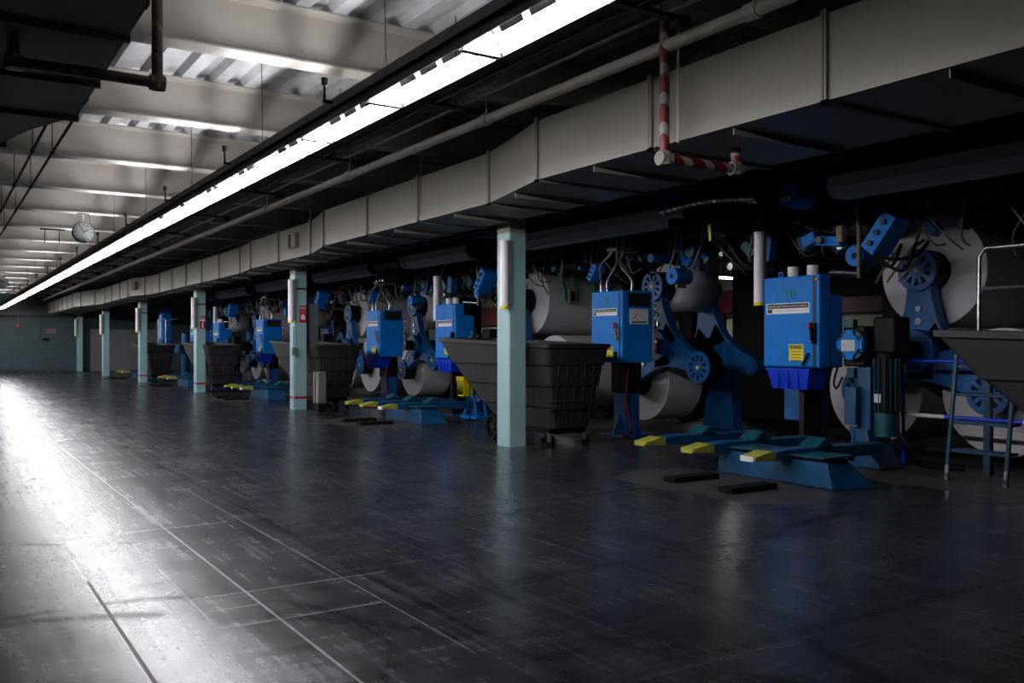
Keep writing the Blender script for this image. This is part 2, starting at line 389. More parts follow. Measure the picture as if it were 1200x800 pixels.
# columns
CY = [8.815+BAY*i for i in range(6)]
def column(i):
    y = CY[i]
    t = thing('column', (5.63, y, 0), None, None); t['kind'] = 'structure'
    w = .115; h = .135
    def sec(z0, z1, m, nm, e=0):
        mb = MB(); k = .012
        P = [(5.63-w-e, y-h-e+k), (5.63-w-e+k, y-h-e), (5.63+w+e-k, y-h-e), (5.63+w+e, y-h-e+k), (5.63+w+e, y+h+e-k), (5.63+w+e-k, y+h+e), (5.63-w-e+k, y+h+e), (5.63-w-e, y+h+e-k)]
        mb.prism(P, z0, z1, 'z'); o = mb.build(nm, m, t); return o
    sec(0, 2.43, 'teal', 'shaft'); sec(2.43, 3.08, 'beige', 'upper_shaft'); 
    if i in (1, 2, 3): 
        sec(.195, .235, 'red', 'painted_band', .002); sec(2.16, 2.195, 'maroon', 'painted_band', .002)
    t['label'] = 'square pale teal steel column, %s' % ['nearest in the row, beside the black tub', 'second from the camera, with a red fire sign', 'third from the camera with a pale red fire sign', 'fourth from the camera', 'fifth from the camera', 'farthest, against the end wall'][i]
    return t
for i in range(6): column(i)

# fluorescent guard on every column (switched off, milky tube with yellow end)
def lamp_guard(loc, label, group):
    x, y, z = loc
    t = thing('strip_lamp', (x, y, z), label, 'lamp', group)
    MB().cyl((x, y, z+.03), (x, y, z+.77), .052, seg=20).build('lamp_guard', 'guard', t)
    MB().cyl((x, y, z), (x, y, z+.032), .054, seg=20).build('end_cap', 'yellow2', t)
    MB().box(x+.045, x+.085, y-.03, y+.03, z+.05, z+.78).build('mounting_channel', 'grey', t, bevel=.004)
    return t
places = ['nearest column', 'second column', 'third column', 'fourth column', 'fifth column']
lg = lamp_guard((5.445, CY[0]-.14, 1.565), 'unlit white tube lamp fixed upright on the corner of the nearest column', 'tube lamps on the columns')
for ch in [c for c in bpy.data.objects if c.parent == lg and c.name.startswith('end_cap')]: pass
for i in range(1, 5): dup(lg, (0, BAY*i, 0), 'unlit white tube lamp fixed upright on the corner of the %s' % places[i])
dup(lg, (.0, CY[5]-CY[0], 0), 'unlit white tube lamp on the end wall pier')

# fire signs
def fire_sign(i, pale):
    y = CY[i]-.137
    t = thing('fire_sign', (5.66, y, 1.55), 'red FIRE sign with white hose emblem on the second column' if not pale else 'pale red FIRE sign with white arrow on the third column', 'sign', 'fire signs')
    MB().box(5.60, 5.735, y-.006, y, 1.57, 1.875).build('sign_board', 'red', t, bevel=.002)
    text_on('lettering', 'FIRE', .062, (5.668, y-.008, 1.825), (1, 0, 0), (0, 0, 1), 'white', t)
    if not pale:
        MB().cyl((5.668, y-.009, 1.66), (5.668, y-.006, 1.66), .042, seg=20).build('emblem', 'white', t)
        MB().box(5.65, 5.686, y-.012, y-.009, 1.66, 1.72).build('emblem', 'white', t)
        text_on('lettering', 'HOSE', .03, (5.668, y-.008, 1.765), (1, 0, 0), (0, 0, 1), 'white', t)
    else:
        MB().box(5.605, 5.73, y-.009, y-.006, 1.76, 1.80).build('white_band', 'white', t)
        MB().prism([(5.64, 1.62), (5.668, 1.585), (5.696, 1.62), (5.682, 1.62), (5.682, 1.74), (5.654, 1.74), (5.654, 1.62)], y-.01, y-.006, 'y').build('arrow', 'white', t)
fire_sign(1, False); fire_sign(2, True)
t = thing('conduit_box', (5.5, CY[1]-.17, 0), 'small grey conduit and switch box running down the second column', 'conduit')
MB().tube([(5.49, CY[1]-.15, 0.02), (5.49, CY[1]-.15, 1.0)], .012).build('conduit', 'teal', t)
MB().box(5.45, 5.53, CY[1]-.20, CY[1]-.135, .98, 1.12).build('switch_box', 'grey', t, bevel=.006)
MB().tube([(5.49, CY[1]-.15, 1.12), (5.49, CY[1]-.15, 1.5)], .012).build('conduit', 'grey', t)

# end wall fittings
t = thing('fire_alarm', (3.2, 45.15, 2.0), 'small red fire alarm on the end wall under a thin conduit', 'alarm')
MB().cyl((3.2, 45.12, 2.04), (3.2, 45.2, 2.04), .09, seg=20).build('bell', 'red', t); MB().tube([(3.2, 45.16, 2.1), (3.2, 45.16, 2.5)], .012).build('conduit', 'grey', t)
t = thing('wall_switch', (4.15, 45.15, 1.45), 'dark switch box at the foot of a bent conduit on the end wall', 'switch')
MB().box(4.2, 4.42, 45.1, 45.2, 1.4, 1.5).build('switch_box', 'black', t); MB().tube([(4.2, 45.16, 1.45), (4.08, 45.16, 1.45), (4.08, 45.16, 2.5)], .014).build('conduit', 'rust', t)
t = thing('notice', (4.55, 45.19, 1.7), 'small pale notice on the end wall right of the conduit', 'sign')
MB().box(4.35, 4.72, 45.185, 45.2, 1.72, 1.9).build('board', 'dial', t); MB().box(4.38, 4.69, 45.18, 45.185, 1.79, 1.84).build('lettering_line', 'red', t)
struct(MB().box(6.1, 9.4, 45.0, 45.2, 0, 1.9).build('door_1', 'grey'), 'grey roller door in the end wall')

# ------------------------------------------------------------------ main light row
FX, FZ = 2.30, 2.686
SOLID = .04
def fixture(y0, label):
    L = 1.2; t = thing('strip_light', (FX+.12, y0, FZ), label, 'light fixture', 'fluorescent fixtures of the long light row')
    e = .004; a, b_ = y0+.01, y0+L-.01
    inner = MB().box(FX, FX+.002, a, b_, FZ, FZ+.085)
    inner.prism([(FX+.15, FZ+.155), (FX+.18, FZ+.155), (FX+.18, FZ+.158), (FX+.15, FZ+.158)], a, b_, 'y')
    inner.prism([(FX+.214, FZ+.092), (FX+.262, FZ+.002), (FX+.266, FZ+.002), (FX+.218, FZ+.092)], a, b_, 'y')
    for k in range(5):
        s1 = a+k*(b_-a-.06)/4; inner.box(FX+.12, FX+.15, s1, s1+.06, FZ+.155, FZ+.158); inner.prism([(FX+.18, FZ+.155), (FX+.214, FZ+.092), (FX+.218, FZ+.092), (FX+.184, FZ+.158)], s1, s1+.06, 'y')
    for k in range(5):       # slotted shoulder of the reflector: light leaks up through the gaps
        s0 = a + k*(b_-a-SOLID)/4
        inner.prism([(FX, FZ+.085), (FX+.002, FZ+.083), (FX+.12, FZ+.155), (FX+.12, FZ+.158)], s0, s0+SOLID, 'y')
    r = inner.build('reflector', 'refl', t, smooth=False)
    out = MB().box(FX-.012, FX-.003, a-.01, b_+.01, FZ-.004, FZ+.088)
    out.box(FX-.03, FX-.012, a-.01, b_+.01, FZ+.06, FZ+.12)
    out.build('channel', 'brown', t, smooth=False)
    for dx in (.09, .19):
        MB().cyl((FX+dx, y0+.04, FZ+.002), (FX+dx, y0+L-.04, FZ+.002), .015, seg=8, cap=False).build('lamp_tube', 'tube', t)
    MB().prism([(FX+.01, FZ-.012), (FX+.24, FZ-.012), (FX+.2, FZ+.10), (FX+.05, FZ+.10)], y0-.02, y0+.03, 'y').build('socket_bracket', 'card', t)
    MB().prism([(FX+.20, FZ+.10), (FX+.264, FZ-.002), (FX+.256, FZ-.004), (FX+.192, FZ+.10)], y0-.012, y0+.012, 'y').build('joint_strap', 'ink', t)
    return t
def ordn(i): return ['nearest', 'second', 'third', 'fourth', 'fifth', 'sixth', 'seventh', 'eighth', 'ninth', 'tenth', 'eleventh', 'twelfth', 'thirteenth', 'fourteenth', 'fifteenth', 'sixteenth', 'seventeenth', 'eighteenth', 'nineteenth', 'twentieth', 'twenty-first', 'twenty-second', 'twenty-third', 'twenty-fourth', 'twenty-fifth', 'twenty-sixth', 'twenty-seventh', 'twenty-eighth', 'twenty-ninth', 'thirtieth', 'thirty-first', 'thirty-second', 'thirty-third', 'thirty-fourth', 'thirty-fifth'][i]
FY0 = 2.9
NF = 34
fx = fixture(FY0, 'lit fluorescent fixture, nearest of the long glowing row')
for i in range(1, NF): dup(fx, (0, 1.2*i, 0), 'lit fluorescent fixture, %s from the camera in the long glowing row' % ordn(i))

t = thing('cable_tray', (3.24, 20, 3.05), 'dark navy cable tray running beside the light row on transverse brackets', 'cable tray')
mb = MB().prism([(3.07, 3.05), (3.41, 3.05), (3.41, 3.13), (3.40, 3.13), (3.40, 3.06), (3.08, 3.06), (3.08, 3.13), (3.07, 3.13)], -4, 44.6, 'y'); mb.build('tray', 'black', t, smooth=False)
MB().tube([(3.17, -4, 3.042), (3.17, 44.6, 3.042)], .012, 8).build('cable', 'rubber', t)
MB().tube([(3.31, -4, 3.04), (3.31, 44.6, 3.04)], .014, 8).build('cable', 'rubber', t)
for i in range(18):
    y = 3.9+2.4*i
    if y > 44: break
    mb = MB().box(3.02, 3.66, y-.03, y+.03, 3.02, 3.045); mb.box(3.60, 3.70, y-.04, y+.04, 2.985, 3.048); mb.cyl((3.5, y, 3.04), (3.5, y, 3.76), .005, seg=6); mb.build('bracket', 'black', t, bevel=.004)
for i in range(16):
    y = 5.1+2.45*i
    mb = MB()
    for dx in (-.06, .09): mb.tube([(2.34+dx/2, y+dx*1.6, 2.78), (2.345, y, 2.95)], .0028, 5)
    mb.tube([(2.345, y, 2.95), (2.345, y+.04, 3.76)], .003, 5)
    o = mb.build('hanger_wire', 'black', loc=(2.345, y, 2.78)); tag(o, 'thin black hanger wire with a forked end holding up the light row', 'hanger wire', 'hanger wires over the light row')
for i in range(16):
    y = 5.8+2.45*i
    mb = MB().cyl((2.22, y, 2.78), (2.22, y, 2.90), .009, seg=8); mb.cyl((2.22, y, 2.89), (2.22, y, 2.94), .020, .024, seg=8); mb.box(2.21, 2.30, y-.012, y+.012, 2.775, 2.795)
    o = mb.build('sprinkler', 'black', loc=(2.22, y, 2.78)); tag(o, 'small black sprinkler head standing on the edge of the light row', 'sprinkler', 'sprinkler heads along the light row')

# cream pipe parallel to the row
t = thing('sprinkler_pipe', (4.14, 20, 3.15), 'long cream pipe hung between the light row and the big duct', 'pipe')
MB().cyl((4.14, -6, 3.15), (4.14, 44.5, 3.15), .042, seg=16).build('pipe_run', 'pipe', t)
for i in range(14):
    y = 3.8+3.1*i
    mb = MB().cyl((4.14, y-.05, 3.15), (4.14, y+.05, 3.15), .054, seg=14); mb.cyl((4.14, y, 3.19), (4.14, y, 3.33 if i % 2 else 3.5), .008, seg=6); mb.build('coupling', 'pipe', t)
MB().cyl((3.9, -6, 3.24), (3.9, 44.5, 3.24), .014, seg=8).build('conduit', 'grey', t)

# ------------------------------------------------------------------ the big duct
KN = [(-6, 4.295), (6.32, 4.295), (7.62, 4.61), (12.12, 4.63), (13.3, 4.875), (16.4, 4.88), (17.6, 5.03), (25.9, 5.03), (27.3, 4.75), (33, 4.8), (35.6, 4.35), (44.8, 4.35)]
def ductx(y):
    for (a, xa), (b, xb) in zip(KN, KN[1:]):
        if a <= y <= b: return xa+(xb-xa)*(y-a)/(b-a)
    return KN[-1][1]
DZ0, DZ1, DXR = 2.546, 3.04, 5.49
t = thing('air_duct', (4.9, 20, DZ0), 'long cream rectangular air duct stepping along above the presses', 'duct')
rings = [[(x, y, DZ0), (DXR, y, DZ0), (DXR, y, DZ1), (x, y, DZ1)] for y, x in KN]
MB().loft(rings).build('duct_body', 'duct', t, ang=5)
seams = [-4, -2.5, -1, .5, 1.95, 3.40, 4.885, 6.32, 7.62, 9.17, 10.6, 12.12, 13.3, 14.83, 16.4, 17.6, 19.1]
while seams[-1] < 43.5: seams.append(seams[-1]+1.45)
for i, y in enumerate(seams):
    x = ductx(y); e = .022
    mb = MB()
    for (dy, ee) in ((-.012, e), (.012, e)):
        mb.box(x-ee, x+.001, y+dy-.009, y+dy+.009, DZ0-ee, DZ1+ee); mb.box(x-ee, DXR+ee, y+dy-.009, y+dy+.009, DZ0-ee, DZ0+.001)
    mb.build('seam_flange', 'duct_seam', t, smooth=False)
    if i+1 < len(seams) and seams[i+1] < 25:
        ym = (y+seams[i+1])/2; xm = ductx(ym)
        MB().box(xm+.04, DXR-.05, ym-.004, ym+.004, DZ0-.045, DZ0).build('stiffener', 'duct', t, smooth=False)
for y in (4.7, 9.05, 13.2, 17.5, 21.8):
    x = ductx(y)-.03
    MB().cyl((x, y, 2.6), (x, y, 3.6), .006, seg=6).build('hanger_rod', 'grey', t)
def grille(y, label):
    x = ductx(y); g = thing('air_grille', (x, y, 2.72), label, 'air grille', 'small grilles on the duct')
    MB().box(x-.07, x, y-.16, y+.16, 2.70, 2.93).build('frame', 'duct', g, bevel=.004)
    mb = MB()
    for k in range(7): mb.box(x-.076, x-.071, y+.02, y+.14, 2.72+k*.028, 2.736+k*.028)
    mb.box(x-.0725, x-.0701, y+.02, y+.14, 2.715, 2.915)
    mb.build('louvre', 'black', g, smooth=False)
grille(14.0, 'small louvred grille box on the duct face above the second column')
grille(27.0, 'small louvred grille box on the far part of the duct')

# striped pipe round the duct
def striped(name, pts, r, mat, ends, label):
    t = thing(name, pts[1], label, 'pipe')
    for a, b_ in zip(pts, pts[1:]): MB().cyl(a, b_, r, seg=14).build('pipe_run', mat, t)
    for p in pts[1:-1]:
        p = Vector(p)
        mb = MB().cyl(p-Vector((0, 0, .045)), p+Vector((0, 0, .045)), r*1.45, seg=14); mb.cyl(p-Vector((.05, 0, 0)), p+Vector((.05, 0, 0)), r*1.45, seg=14); mb.build('elbow', ends, t, bevel=.004)
striped('striped_pipe', [(4.13, 4.566, 3.76), (4.13, 4.566, 2.40), (4.80, 4.566, 2.40), (4.80, 4.566, 2.55)], .034, 'strp', 'card', 'red and white banded pipe dropping round the face of the cream duct')
striped('striped_pipe', [(1.27, 6.37, 3.76), (1.27, 6.37, 2.90), (.43, 6.37, 2.90), (.43, 6.37, 3.10)], .036, 'strp2', 'rust', 'dark red banded pipe passing under the dark duct at upper left')
MB_ = MB().cyl((4.19, 4.5, 2.5), (4.19, 4.5, 3.76), .008, seg=6); o = MB_.build('hanger_rod', 'pipe', loc=(4.19, 4.5, 2.5)); tag(o, 'thin cream rod beside the red and white banded pipe', 'rod')

# dark duct at upper left, and the conduits beyond it
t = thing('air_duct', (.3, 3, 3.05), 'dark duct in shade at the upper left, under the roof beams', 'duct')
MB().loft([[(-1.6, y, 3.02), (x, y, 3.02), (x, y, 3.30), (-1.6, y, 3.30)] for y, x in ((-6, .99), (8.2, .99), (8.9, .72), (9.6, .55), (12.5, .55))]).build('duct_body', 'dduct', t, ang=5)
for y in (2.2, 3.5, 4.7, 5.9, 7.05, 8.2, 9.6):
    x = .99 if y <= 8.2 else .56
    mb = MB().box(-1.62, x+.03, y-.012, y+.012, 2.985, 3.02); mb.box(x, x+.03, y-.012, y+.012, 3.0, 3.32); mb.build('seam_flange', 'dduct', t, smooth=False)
for (x, y0, y1, lb) in ((1.05, -6, 44, 'black conduit run along the edge of the dark duct and on down the hall'), (.87, 8.0, 44, 'second black conduit, left of the one edging the dark duct')):
    t = thing('conduit_run', (x, 10, 3.12), lb, 'conduit')
    MB().cyl((x, y0, 3.13), (x, y1, 3.13), .014, seg=8).build('conduit', 'black', t)
    for i in range(18):
        y = 3.2+2.4*i
        if y < y0 or y > y1: continue
        mb = MB().cyl((x, y, 3.13), (x, y, 3.74), .005, seg=6); mb.cyl((x, y-.03, 3.13), (x, y+.03, 3.13), .022, seg=8); mb.build('hanger', 'black', t)

# clocks
def clock(x, y, z, label):
    t = thing('clock', (x, y, z), label, 'clock', 'round clocks hung from the roof beams')
    r = .17
    MB().cyl((x, y-.045, z), (x, y+.045, z), r, seg=40).build('case', 'black', t, bevel=.008)
    MB().cyl((x, y-.05, z), (x, y-.045, z), r*.93, seg=40).build('dial', 'dial', t)
    mb = MB()
    for k in range(12):
        a = k*PI/6; R = Matrix.Rotation(-a, 3, 'Y') if False else Matrix.Rotation(a, 3, 'Y')
        mb.obox((x+math.sin(a)*r*.76, y-.052, z+math.cos(a)*r*.76), (.014, .003, .030), R)
    mb.build('hour_mark', 'ink', t, smooth=False)
    def hand(a, l, w, nm):
        R = Matrix.Rotation(a, 3, 'Y')
        MB().obox((x+math.sin(a)*l*.42, y-.055, z+math.cos(a)*l*.42), (w, .003, l), R).build(nm, 'ink', t, smooth=False)
    hand(-PI/6*.95, r*.72, .012, 'minute_hand'); hand(PI/6*1.95, r*.52, .016, 'hour_hand')
    MB().cyl((x, y-.058, z), (x, y-.05, z), .014, seg=12).build('hub', 'ink', t)
    MB().cyl((x, y, z+r), (x, y, 3.32), .009, seg=8).build('rod', 'white', t)
    MB().box(x-.09, x+.09, y-.03, y+.03, 3.315, 3.33).build('mounting_plate', 'black', t)
clock(2.12, 16.45, 3.02, 'round white-faced clock hung from a beam left of the light row')
clock(1.78, 30.85, 3.02, 'small distant round clock at the left edge of the picture')
t = thing('trapeze_hanger', (1.9, 18.8, 3.1), 'thin black trapeze hanger below the beam left of the clock', 'hanger')
mb = MB()
for xx in (1.78, 2.02): mb.cyl((xx, 18.85, 3.05), (xx, 18.85, 3.33), .007, seg=6)
mb.box(1.70, 2.12, 18.83, 18.87, 3.30, 3.325); mb.build('rod', 'black', t)

# ------------------------------------------------------------------ press bays
# ---- roll loading skid by the aisle
def skid():
    t = thing('roll_loader', (6.1, 5.4, 0), 'x', 'roll loader', 'low blue roll loaders by the aisle')
    # tapered plinth
    mb = MB().loft([[(6.05, 4.72, 0), (6.42, 4.58, 0), (6.42, 6.0, 0), (6.05, 5.98, 0)], [(6.07, 4.80, .24), (6.36, 4.86, .24), (6.36, 5.96, .24), (6.07, 5.96, .24)]])
    o = mb.build('plinth', 'blue3', t, bevel=.008)
    MB().box(6.02, 6.40, 4.78, 5.99, .238, .25).build('top_plate', 'teal_blue', t)
    for k, (y, xt) in enumerate(((5.22, 5.62), (5.92, 5.62), (6.60, 5.66))):
        w = .085
        mb = MB().prism([(xt+.24, .20), (7.3, .16), (7.3, .27), (6.0, .285), (xt+.24, .27)], y-w, y+w, 'y')
        a = mb.build('arm', 'blue3', t, bevel=.006)
        MB().prism([(xt, .215), (xt+.25, .20), (xt+.25, .27), (xt+.2, .283), (xt, .245)], y-w, y+w, 'y').build('yellow_tip', 'yellow', a, bevel=.004)
        xp = 6.46
        MB().prism([(xp-.10, .284), (xp+.12, .282), (xp+.02, .36)], y-.10, y+.10, 'y').build('stop_wedge', 'teal_blue', a, bevel=.004)
        MB().box(xt-.006, xt, y-.07, y+.07, .205, .25).build('end_plate', 'fab_white' if k == 0 else 'yellow', a)
    return t
sk = skid()
sk['label'] = 'low blue roll loader with yellow-tipped arms, nearest one, right of the nearest column'
pos = ['x', 'between the nearest and second columns', 'between the second and third columns', 'between the third and fourth columns', 'between the fourth and fifth columns']
for k in range(1, 5): dup(sk, (0, BAY*k, 0), 'low blue roll loader with yellow-tipped arms, %s' % pos[k])
def fplate(x, y, label):
    t = MB().box(x-.26, x+.26, y-.075, y+.075, .0, .045).build('rubber_block', 'rubber', loc=(x, y, 0), bevel=.006)
    tag(t, label, 'rubber block', 'black plates on the floor'); return t
f1 = fplate(5.48, 5.08, 'black oblong plate on the floor before the nearest loader, right-hand one of the pair')
f2 = fplate(5.50, 5.74, 'black oblong plate on the floor before the nearest loader, left-hand one of the pair')
for k in range(1, 5):
    for f, s in ((f1, 'right-hand'), (f2, 'left-hand')): dup(f, (0, BAY*k, 0), 'black oblong plate on floor %s, %s of pair' % (pos[k], s))

# ---- control cabinets
def label_strip(x, y0, y1, z0, z1, par):
    """y0 > y1: text reads towards -Y when seen from the aisle"""
    s = MB().box(x-.004, x, y1, y0, z0, z1).build('nameplate', 'white', par)
    zm = z0+(z1-z0)*.5
    MB().box(x-.006, x-.004, y1+.012, y0-.012, zm, z1-.008).build('black_band', 'ink', s)
    text_on('lettering', 'Auto Constant Tension Control on section', (y0-y1)/19.5, (x-.0075, (y0+y1)/2, (zm+z1-.008)/2), (0, -1, 0), (0, 0, 1), 'white', s, .0004)
    MB().box(x-.006, x-.004, y0-.075, y0-.012, z0+.008, zm-.006).build('black_square', 'ink', s)
    MB().box(x-.006, x-.004, y1+.02, y0-.11, z0+.026, z0+.031).build('small_print', 'inkg', s)
def caution(x, y0, y1, z0, z1, par):
    s = MB().box(x-.004, x, y1, y0, z0, z1).build('caution_label', 'yellow2', par)
    MB().box(x-.006, x-.004, y1+.01, y0-.01, z1-.045, z1-.01).build('black_band', 'ink', s)
    text_on('lettering', 'CAUTION', .034, (x-.0075, (y0+y1)/2, z1-.0275), (0, -1, 0), (0, 0, 1), 'yellow2', s, .0004)
    for k in range(4): MB().box(x-.006, x-.004, y1+.025, y0-.025, z1-.075-k*.03, z1-.069-k*.03).build('small_print', 'ink', s)
def eye(x, y, z, par):
    MB().ring(x, y, z+.03, x-.006, x+.006, .018, .03, 16).build('lifting_eye', 'blue', par)

def cabinet_a(num, label):
    X = 7.20; y0, y1 = 5.768, 6.459; z0, z1 = .935, 1.84
    t = thing('control_cabinet', (7.3, 6.1, z0), label, 'control cabinet', 'blue control cabinets')
    MB().box(X+.015, X+.155, y0, y1, z0, z1).build('housing', 'blue', t, bevel=.006)
    MB().box(X+.155, X+.36, y0+.005, y1, z0, z1-.19).build('rear_housing', 'blue', t, bevel=.02)
    MB().box(X-.005, X+.012, y0+.075, y1-.004, z0+.012, z1-.006).build('door', 'blue', t, bevel=.006)
    MB().box(X-.0, X+.014, y0+.045, y0+.072, z0+.01, z1-.01).build('door_gap', 'ink', t)
    MB().box(X+.0, X+.015, y0+.002, y0+.043, z0+.01, z1-.005).build('latch_strip', 'blue', t, bevel=.004)
    MB().cyl((X-.012, y0+.03, z1-.05), (X+.0, y0+.03, z1-.05), .016, seg=12).build('pilot_lamp', 'orange', t)
    label_strip(X-.005, y1-.04, y0+.115, 1.47, 1.575, t)
    caution(X-.005, 6.13, 5.955, 1.0, 1.165, t)
    if num: text_on('number', num, .15, (X-.007, 6.125, 1.66), (0, -1, 0), (0, 0, 1), 'green', t)
    h = MB().tube([(X-.02, y0+.085, 1.36), (X-.05, y0+.065, 1.30), (X-.05, y0+.055, 1.20)], .014, 8); h.box(X-.03, X, y0+.035, y0+.075, 1.17, 1.37)
    hh = h.build('handle', 'black', t); MB().cyl((X-.02, y0+.10, 1.37), (X-.045, y0+.078, 1.315), .018, seg=10).build('grip', 'red', hh)
    MB().tube([(X-.012, y0+.12, 1.08), (X-.03, y0+.14, 1.03), (X-.03, y0+.18, .96)], .014, 8).build('latch', 'black', t)
    eye(X+.07, y1-.16, z1, t)
    for yy in (6.17, 5.93): MB().cyl((X+.1, yy, z1), (X+.1, yy, z1+.10), .055, seg=16).build('filter_cup', 'fab_white', t)
    # stand below
    MB().box(X+.08, X+.34, 6.02, 6.08, 0, z0).build('post', 'soot', t); MB().box(X+.0, X+.45, 5.85, 6.2, 0, .02).build('foot', 'blue2', t)
    MB().box(X+.38, X+.58, 6.12, 6.53, .37, .72).build('lower_box', 'blue2', t, bevel=.01)
    return t
ca = cabinet_a('', 'x'); 
ca['label'] = 'blue control cabinet marked 10, nearest one, on a post at the right'
def retext(root, num, y, z, X, dy):
    text_on('number', num, .15, (X-.007, y+dy, z), (0, -1, 0), (0, 0, 1), 'green', root)
A_lab = ['x', 'blue control cabinet marked 8 behind the raised nose of the nearest black tub', 'blue control cabinet mostly hidden behind the second column', 'blue control cabinet just right of the third column']
for k in range(1, 4):
    c = dup(ca, (0, BAY*k, 0), A_lab[k])
    if k == 1: retext(c, '8', 6.125, 1.66, 7.2, BAY)
retext(ca, '10', 6.125, 1.66, 7.2, 0)

def cabinet_b():
    X = 7.20; y0, y1 = 8.724, 9.344; z0, z1 = .94, 1.84
    t = thing('control_cabinet', (7.4, 9.05, z0), 'blue control cabinet marked 9 with a white chart, right of the nearest black tub', 'control cabinet', 'blue control cabinets')
    MB().box(X+.015, X+.48, y0, y1, z0, z1).build('housing', 'blue', t, bevel=.006)
    MB().box(X-.005, X+.012, y0+.065, y1-.004, z0+.012, z1-.006).build('door', 'blue', t, bevel=.006)
    MB().box(X-.0, X+.014, y0+.045, y0+.062, z0+.01, z1-.01).build('door_gap', 'ink', t)
    MB().box(X-.0, X+.015, y0+.002, y0+.043, z0+.01, z1-.005).build('latch_strip', 'blue', t, bevel=.004)
    MB().cyl((X+.03, y0-.01, z1-.05), (X+.03, y0, z1-.05), .016, seg=12).build('pilot_lamp', 'steel', t)
    label_strip(X-.005, y1-.035, y0+.10, 1.53, 1.62, t)
    caution(X-.005, 9.075, 8.905, 1.0, 1.14, t)
    MB().box(X+.09, X+.45, y0-.004, y0, z1-.20, z1-.03).build('viewing_window', 'ink', t)
    h = MB().tube([(X-.02, y0+.12, 1.42), (X-.05, y0+.08, 1.34), (X-.05, y0+.07, 1.22)], .014, 8); h.box(X-.03, X, y0+.05, y0+.085, 1.20, 1.36)
    hh = h.build('handle', 'grey', t); MB().cyl((X-.02, y0+.14, 1.43), (X-.045, y0+.10, 1.37), .018, seg=10).build('grip', 'red', hh)
    MB().box(X-.03, X-.005, y0+.10, y0+.14, .97, 1.08).build('latch', 'black', t, bevel=.004)
    eye(X+.07, y1-.16, z1, t)
    # side push-button strip on the far edge
    b = MB().box(X+.49, X+.54, y0-.02, y0+.05, 1.05, 1.68).build('button_strip', 'grey', t, bevel=.004)
    for zz, m in ((1.62, 'fab_white'), (1.5, 'fab_white'), (1.38, 'ink'), (1.2, 'fab_white'), (1.1, 'red')): MB().cyl((X+.515, y0-.04, zz), (X+.515, y0-.02, zz), .018, seg=10).build('push_button', m, b)
    # pedestal with foot and gussets
    p = MB().box(X+.22, X+.45, 8.93, 9.17, .0, z0); p.box(X+.1, X+.60, 8.82, 9.28, 0, .03)
    for s in (-1, 1):
        p.prism([(9.05+s*.12, .03), (9.05+s*.22, .03), (9.05+s*.12, .26)], X+.3, X+.33, 'x')
        p.prism([(X+.335+s*.115, .03), (X+.335+s*.24, .03), (X+.335+s*.115, .28)], 9.03, 9.06, 'y')
    p.build('pedestal', 'blue2', t, bevel=.005)
    MB().box(X+.20, X+.46, 8.90, 9.2, .55, z0).build('motor_cover', 'black', t, bevel=.01)
    MB().tube([(X+.25, 8.91, .9), (X+.18, 8.87, .5), (X+.22, 8.84, .1), (X+.05, 8.8, .03)], .012, 8, smooth=6).build('hose', 'red', t)
    # flexible conduits rising to the trough
    for (a, b_, c_, m) in (((7.28, 9.25), (7.22, 9.18), (7.26, 9.02), 'steel'), ((7.33, 9.18), (7.34, 9.02), (7.3, 8.95), 'steel'), ((7.45, 8.85), (7.36, 8.96), (7.33, 8.88), 'steel'), ((7.55, 8.95), (7.5, 9.06), (7.42, 9.1), 'rust')):
        MB().tube([(a[0], a[1], z1), (a[0], a[1], 1.98), (b_[0], b_[1], 2.18), (c_[0], c_[1], 2.33), (c_[0], c_[1], 2.56)], .017, 8, smooth=6).build('conduit', m, t)
    MB().box(7.22, 7.62, 8.86, 9.06, 2.34, 2.38).build('conduit_clamp', 'rust', t)
    return t
cb = cabinet_b()
B_lab = ['x', 'blue control cabinet with black window, between second column and the raised tub nose', 'blue control cabinet above a bright blue bin, between second and third columns', 'blue control cabinet seen just left of the third column']
cbs = [cb]
for k in range(1, 4):
    c = dup(cb, (0, BAY*k, 0), B_lab[k]); cbs.append(c)
    if k == 1: pass
retext(cb, '9', 9.03, 1.71, 7.2, 0)
# chart only on the nearest one
s = MB().box(7.31, 7.61, 8.716, 8.723, 1.42, 1.61).build('chart', 'white', cb)
MB().obox((7.41, 8.714, 1.53), (.09, .003, .016), Matrix.Rotation(-.8, 3, 'Y')).build('orange_mark', 'orange', s)
MB().box(7.34, 7.58, 8.713, 8.716, 1.435, 1.455).build('small_print', 'green', s)
for k in range(3): MB().box(7.34+.08*k, 7.40+.08*k, 8.713, 8.716, 1.585, 1.59).build('small_print', 'inkg', s)

# lamp guards beside A cabinets
ga = lamp_guard((7.30, 6.62, 1.57), 'white upright tube lamp at the left edge of the cabinet marked 10', 'tube lamps beside the cabinets')
for k, l in ((1, 'white upright tube lamp beside the cabinet marked 8'), (3, 'white upright tube lamp right of the third column')): dup(ga, (0, BAY*k, 0), l)

